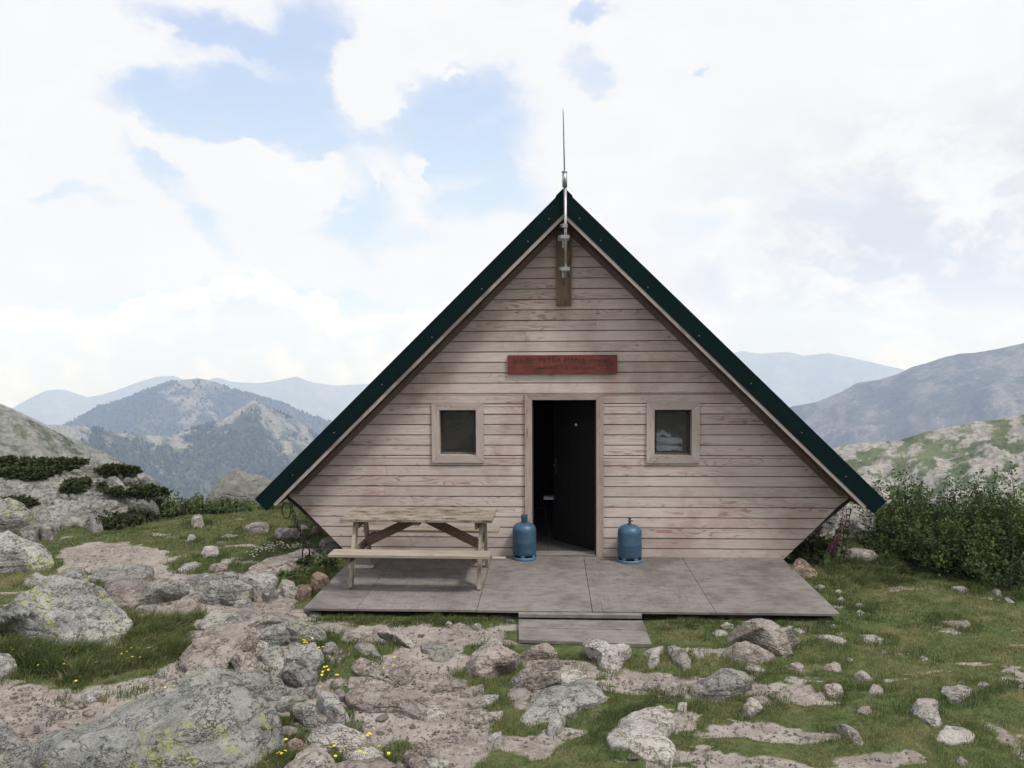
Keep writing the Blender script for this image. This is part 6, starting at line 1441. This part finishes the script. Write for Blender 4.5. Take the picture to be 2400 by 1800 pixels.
# foxgloves under the right eave
for k, (px, py, h_, ln) in enumerate([(1968, 1200, .95, .05), (1926, 1232, .62, -.05), (1958, 1235, .62, .08), (1948, 1262, .5, .05), (1925, 1270, .5, .12)]):
    tops = [(1818, 1101), (1776, 1130), (1806, 1140), (1797, 1164), (1779, 1174)][k]
    Yp = 1.0-.25*k if k < 2 else .4-.1*k; topw = on_y(tops[0]-4+ (0), tops[1]-6, Yp); g = float(gh(topw[0], Yp)); b = (topw[0], Yp, g-.02); hh = topw[2]-g
    lb = ['tallest foxglove, in front of the grey rock under the right eave', 'foxglove nearest the wall edge under the right eave', 'foxglove between wall and right chain, second highest', 'foxglove with pinker bells above the tan stone', 'lowest foxglove, leaning out of the dark leaves by the wall'][k]
    t = thing('foxglove', lb, 'flower', b); q = MB(); q.tube([(0, 0, 0), (ln*.3, 0, hh*.5), (ln, 0, hh)], [.006, .005, .002], 6); q.build('stem', M['stem'], t)
    q = MB(); rr = random.Random(k)
    for j in range(16):
        f_ = j/15; z_ = hh*(1-.42*0) - .22 + .22*f_; a = j*2.4; r0 = .012+.0*f_; L = .036*(1-.55*f_)
        bx_, by_ = ln*(z_/hh)+cos(a)*.006, sin(a)*.006
        q.tube([(bx_, by_, z_), (bx_+cos(a)*L*.6, by_+sin(a)*L*.6, z_-L*.35), (bx_+cos(a)*L, by_+sin(a)*L, z_-L*.8)], [.004, .009*(1-.4*f_), .011*(1-.5*f_)], 7, cap=False)
    q.build('bells', M['magenta'], t)
    r = np.random.default_rng(700+k); n_ = 60; zz = r.random(n_)**2*hh*.5; a = r.random(n_)*6.28; rad = .05+.08*r.random(n_)
    leaf_cloud('leaves', np.stack([np.cos(a)*rad, np.sin(a)*rad, zz], 1), np.stack([np.cos(a), np.sin(a), 0*a+1], 1), .11, 800+k, M['shrub'], t, .2+.4*r.random(n_))
# leafy weeds by the right wall foot and elsewhere
for k, (px, py, ty, wd, lb) in enumerate([(1752, 1212, 1150, .5, 'dark leafy weed under the lower right wall corner'), (1790, 1203, 1158, .4, 'leafy dark green weed round the foxglove stems'), (1722, 1216, 1188, .3, 'dark weed behind the tan stone at the deck corner'), (1852, 1148, 1125, .3, 'small leafy weed beside the right chain'), (690, 1228, 1195, .4, 'dark green weed between the footing and the deck'), (650, 1245, 1225, .4, 'dark grassy weed in the hollow left of the deck')]):
    b = at_ground(px, py); top = on_y(px, ty, b[1]); bush('leafy_weed', lb, b, wd*1.3, wd, max(.12, top[2]-b[2]), 900+k*3, mt='juniper' if k in (0, 2) else 'shrub', shoots=26, per=34, leaf=.055, cat='weed', bare=.0)
# bare twigs of the alders
for k, pts in enumerate([[(1862, 1130), (1885, 1141), (1905, 1143), (1930, 1147), (1955, 1158)], [(2175, 1222), (2155, 1200), (2135, 1178), (2112, 1152)], [(2212, 1195), (2202, 1212), (2212, 1240)]]):
    Yp = .6-k*1.0; q = MB(); pp = [on_y(px-10*0, py, Yp+.1*i) for i, (px, py) in enumerate(pts)]; q.tube([p-pp[0] for p in pp], [.012, .011, .009, .006, .003][:len(pp)], 6); o = q.build('bare_branch', M['bark']); o.location = tuple(pp[0])
    tag(o, ['long bare grey branch sticking out of the alders towards the hut', 'bare grey branch crossing the front of the alders', 'bent bare branch at the right edge before the alders'][k], 'branch')
# ------------------------------------------------------------------ air
hm = bpy.data.materials.new('air_haze'); hm.use_nodes = True; n = NT(hm.node_tree)
pv = n.n.new('ShaderNodeVolumePrincipled'); pv.inputs['Color'].default_value = (.50, .65, 1.0, 1); pv.inputs['Absorption Color'].default_value = (1, 1, 1, 1); pv.inputs['Density'].default_value = .00020; pv.inputs['Anisotropy'].default_value = 0.0
oo = n.n.new('ShaderNodeOutputMaterial'); n.l.new(pv.outputs[0], oo.inputs['Volume'])
q = MB(); q.box(-9200, 9200, -900, 12000, -1750, 420); hz = q.build('haze', hm); tag(hz, 'thin blue mountain haze', 'haze', kind='stuff')
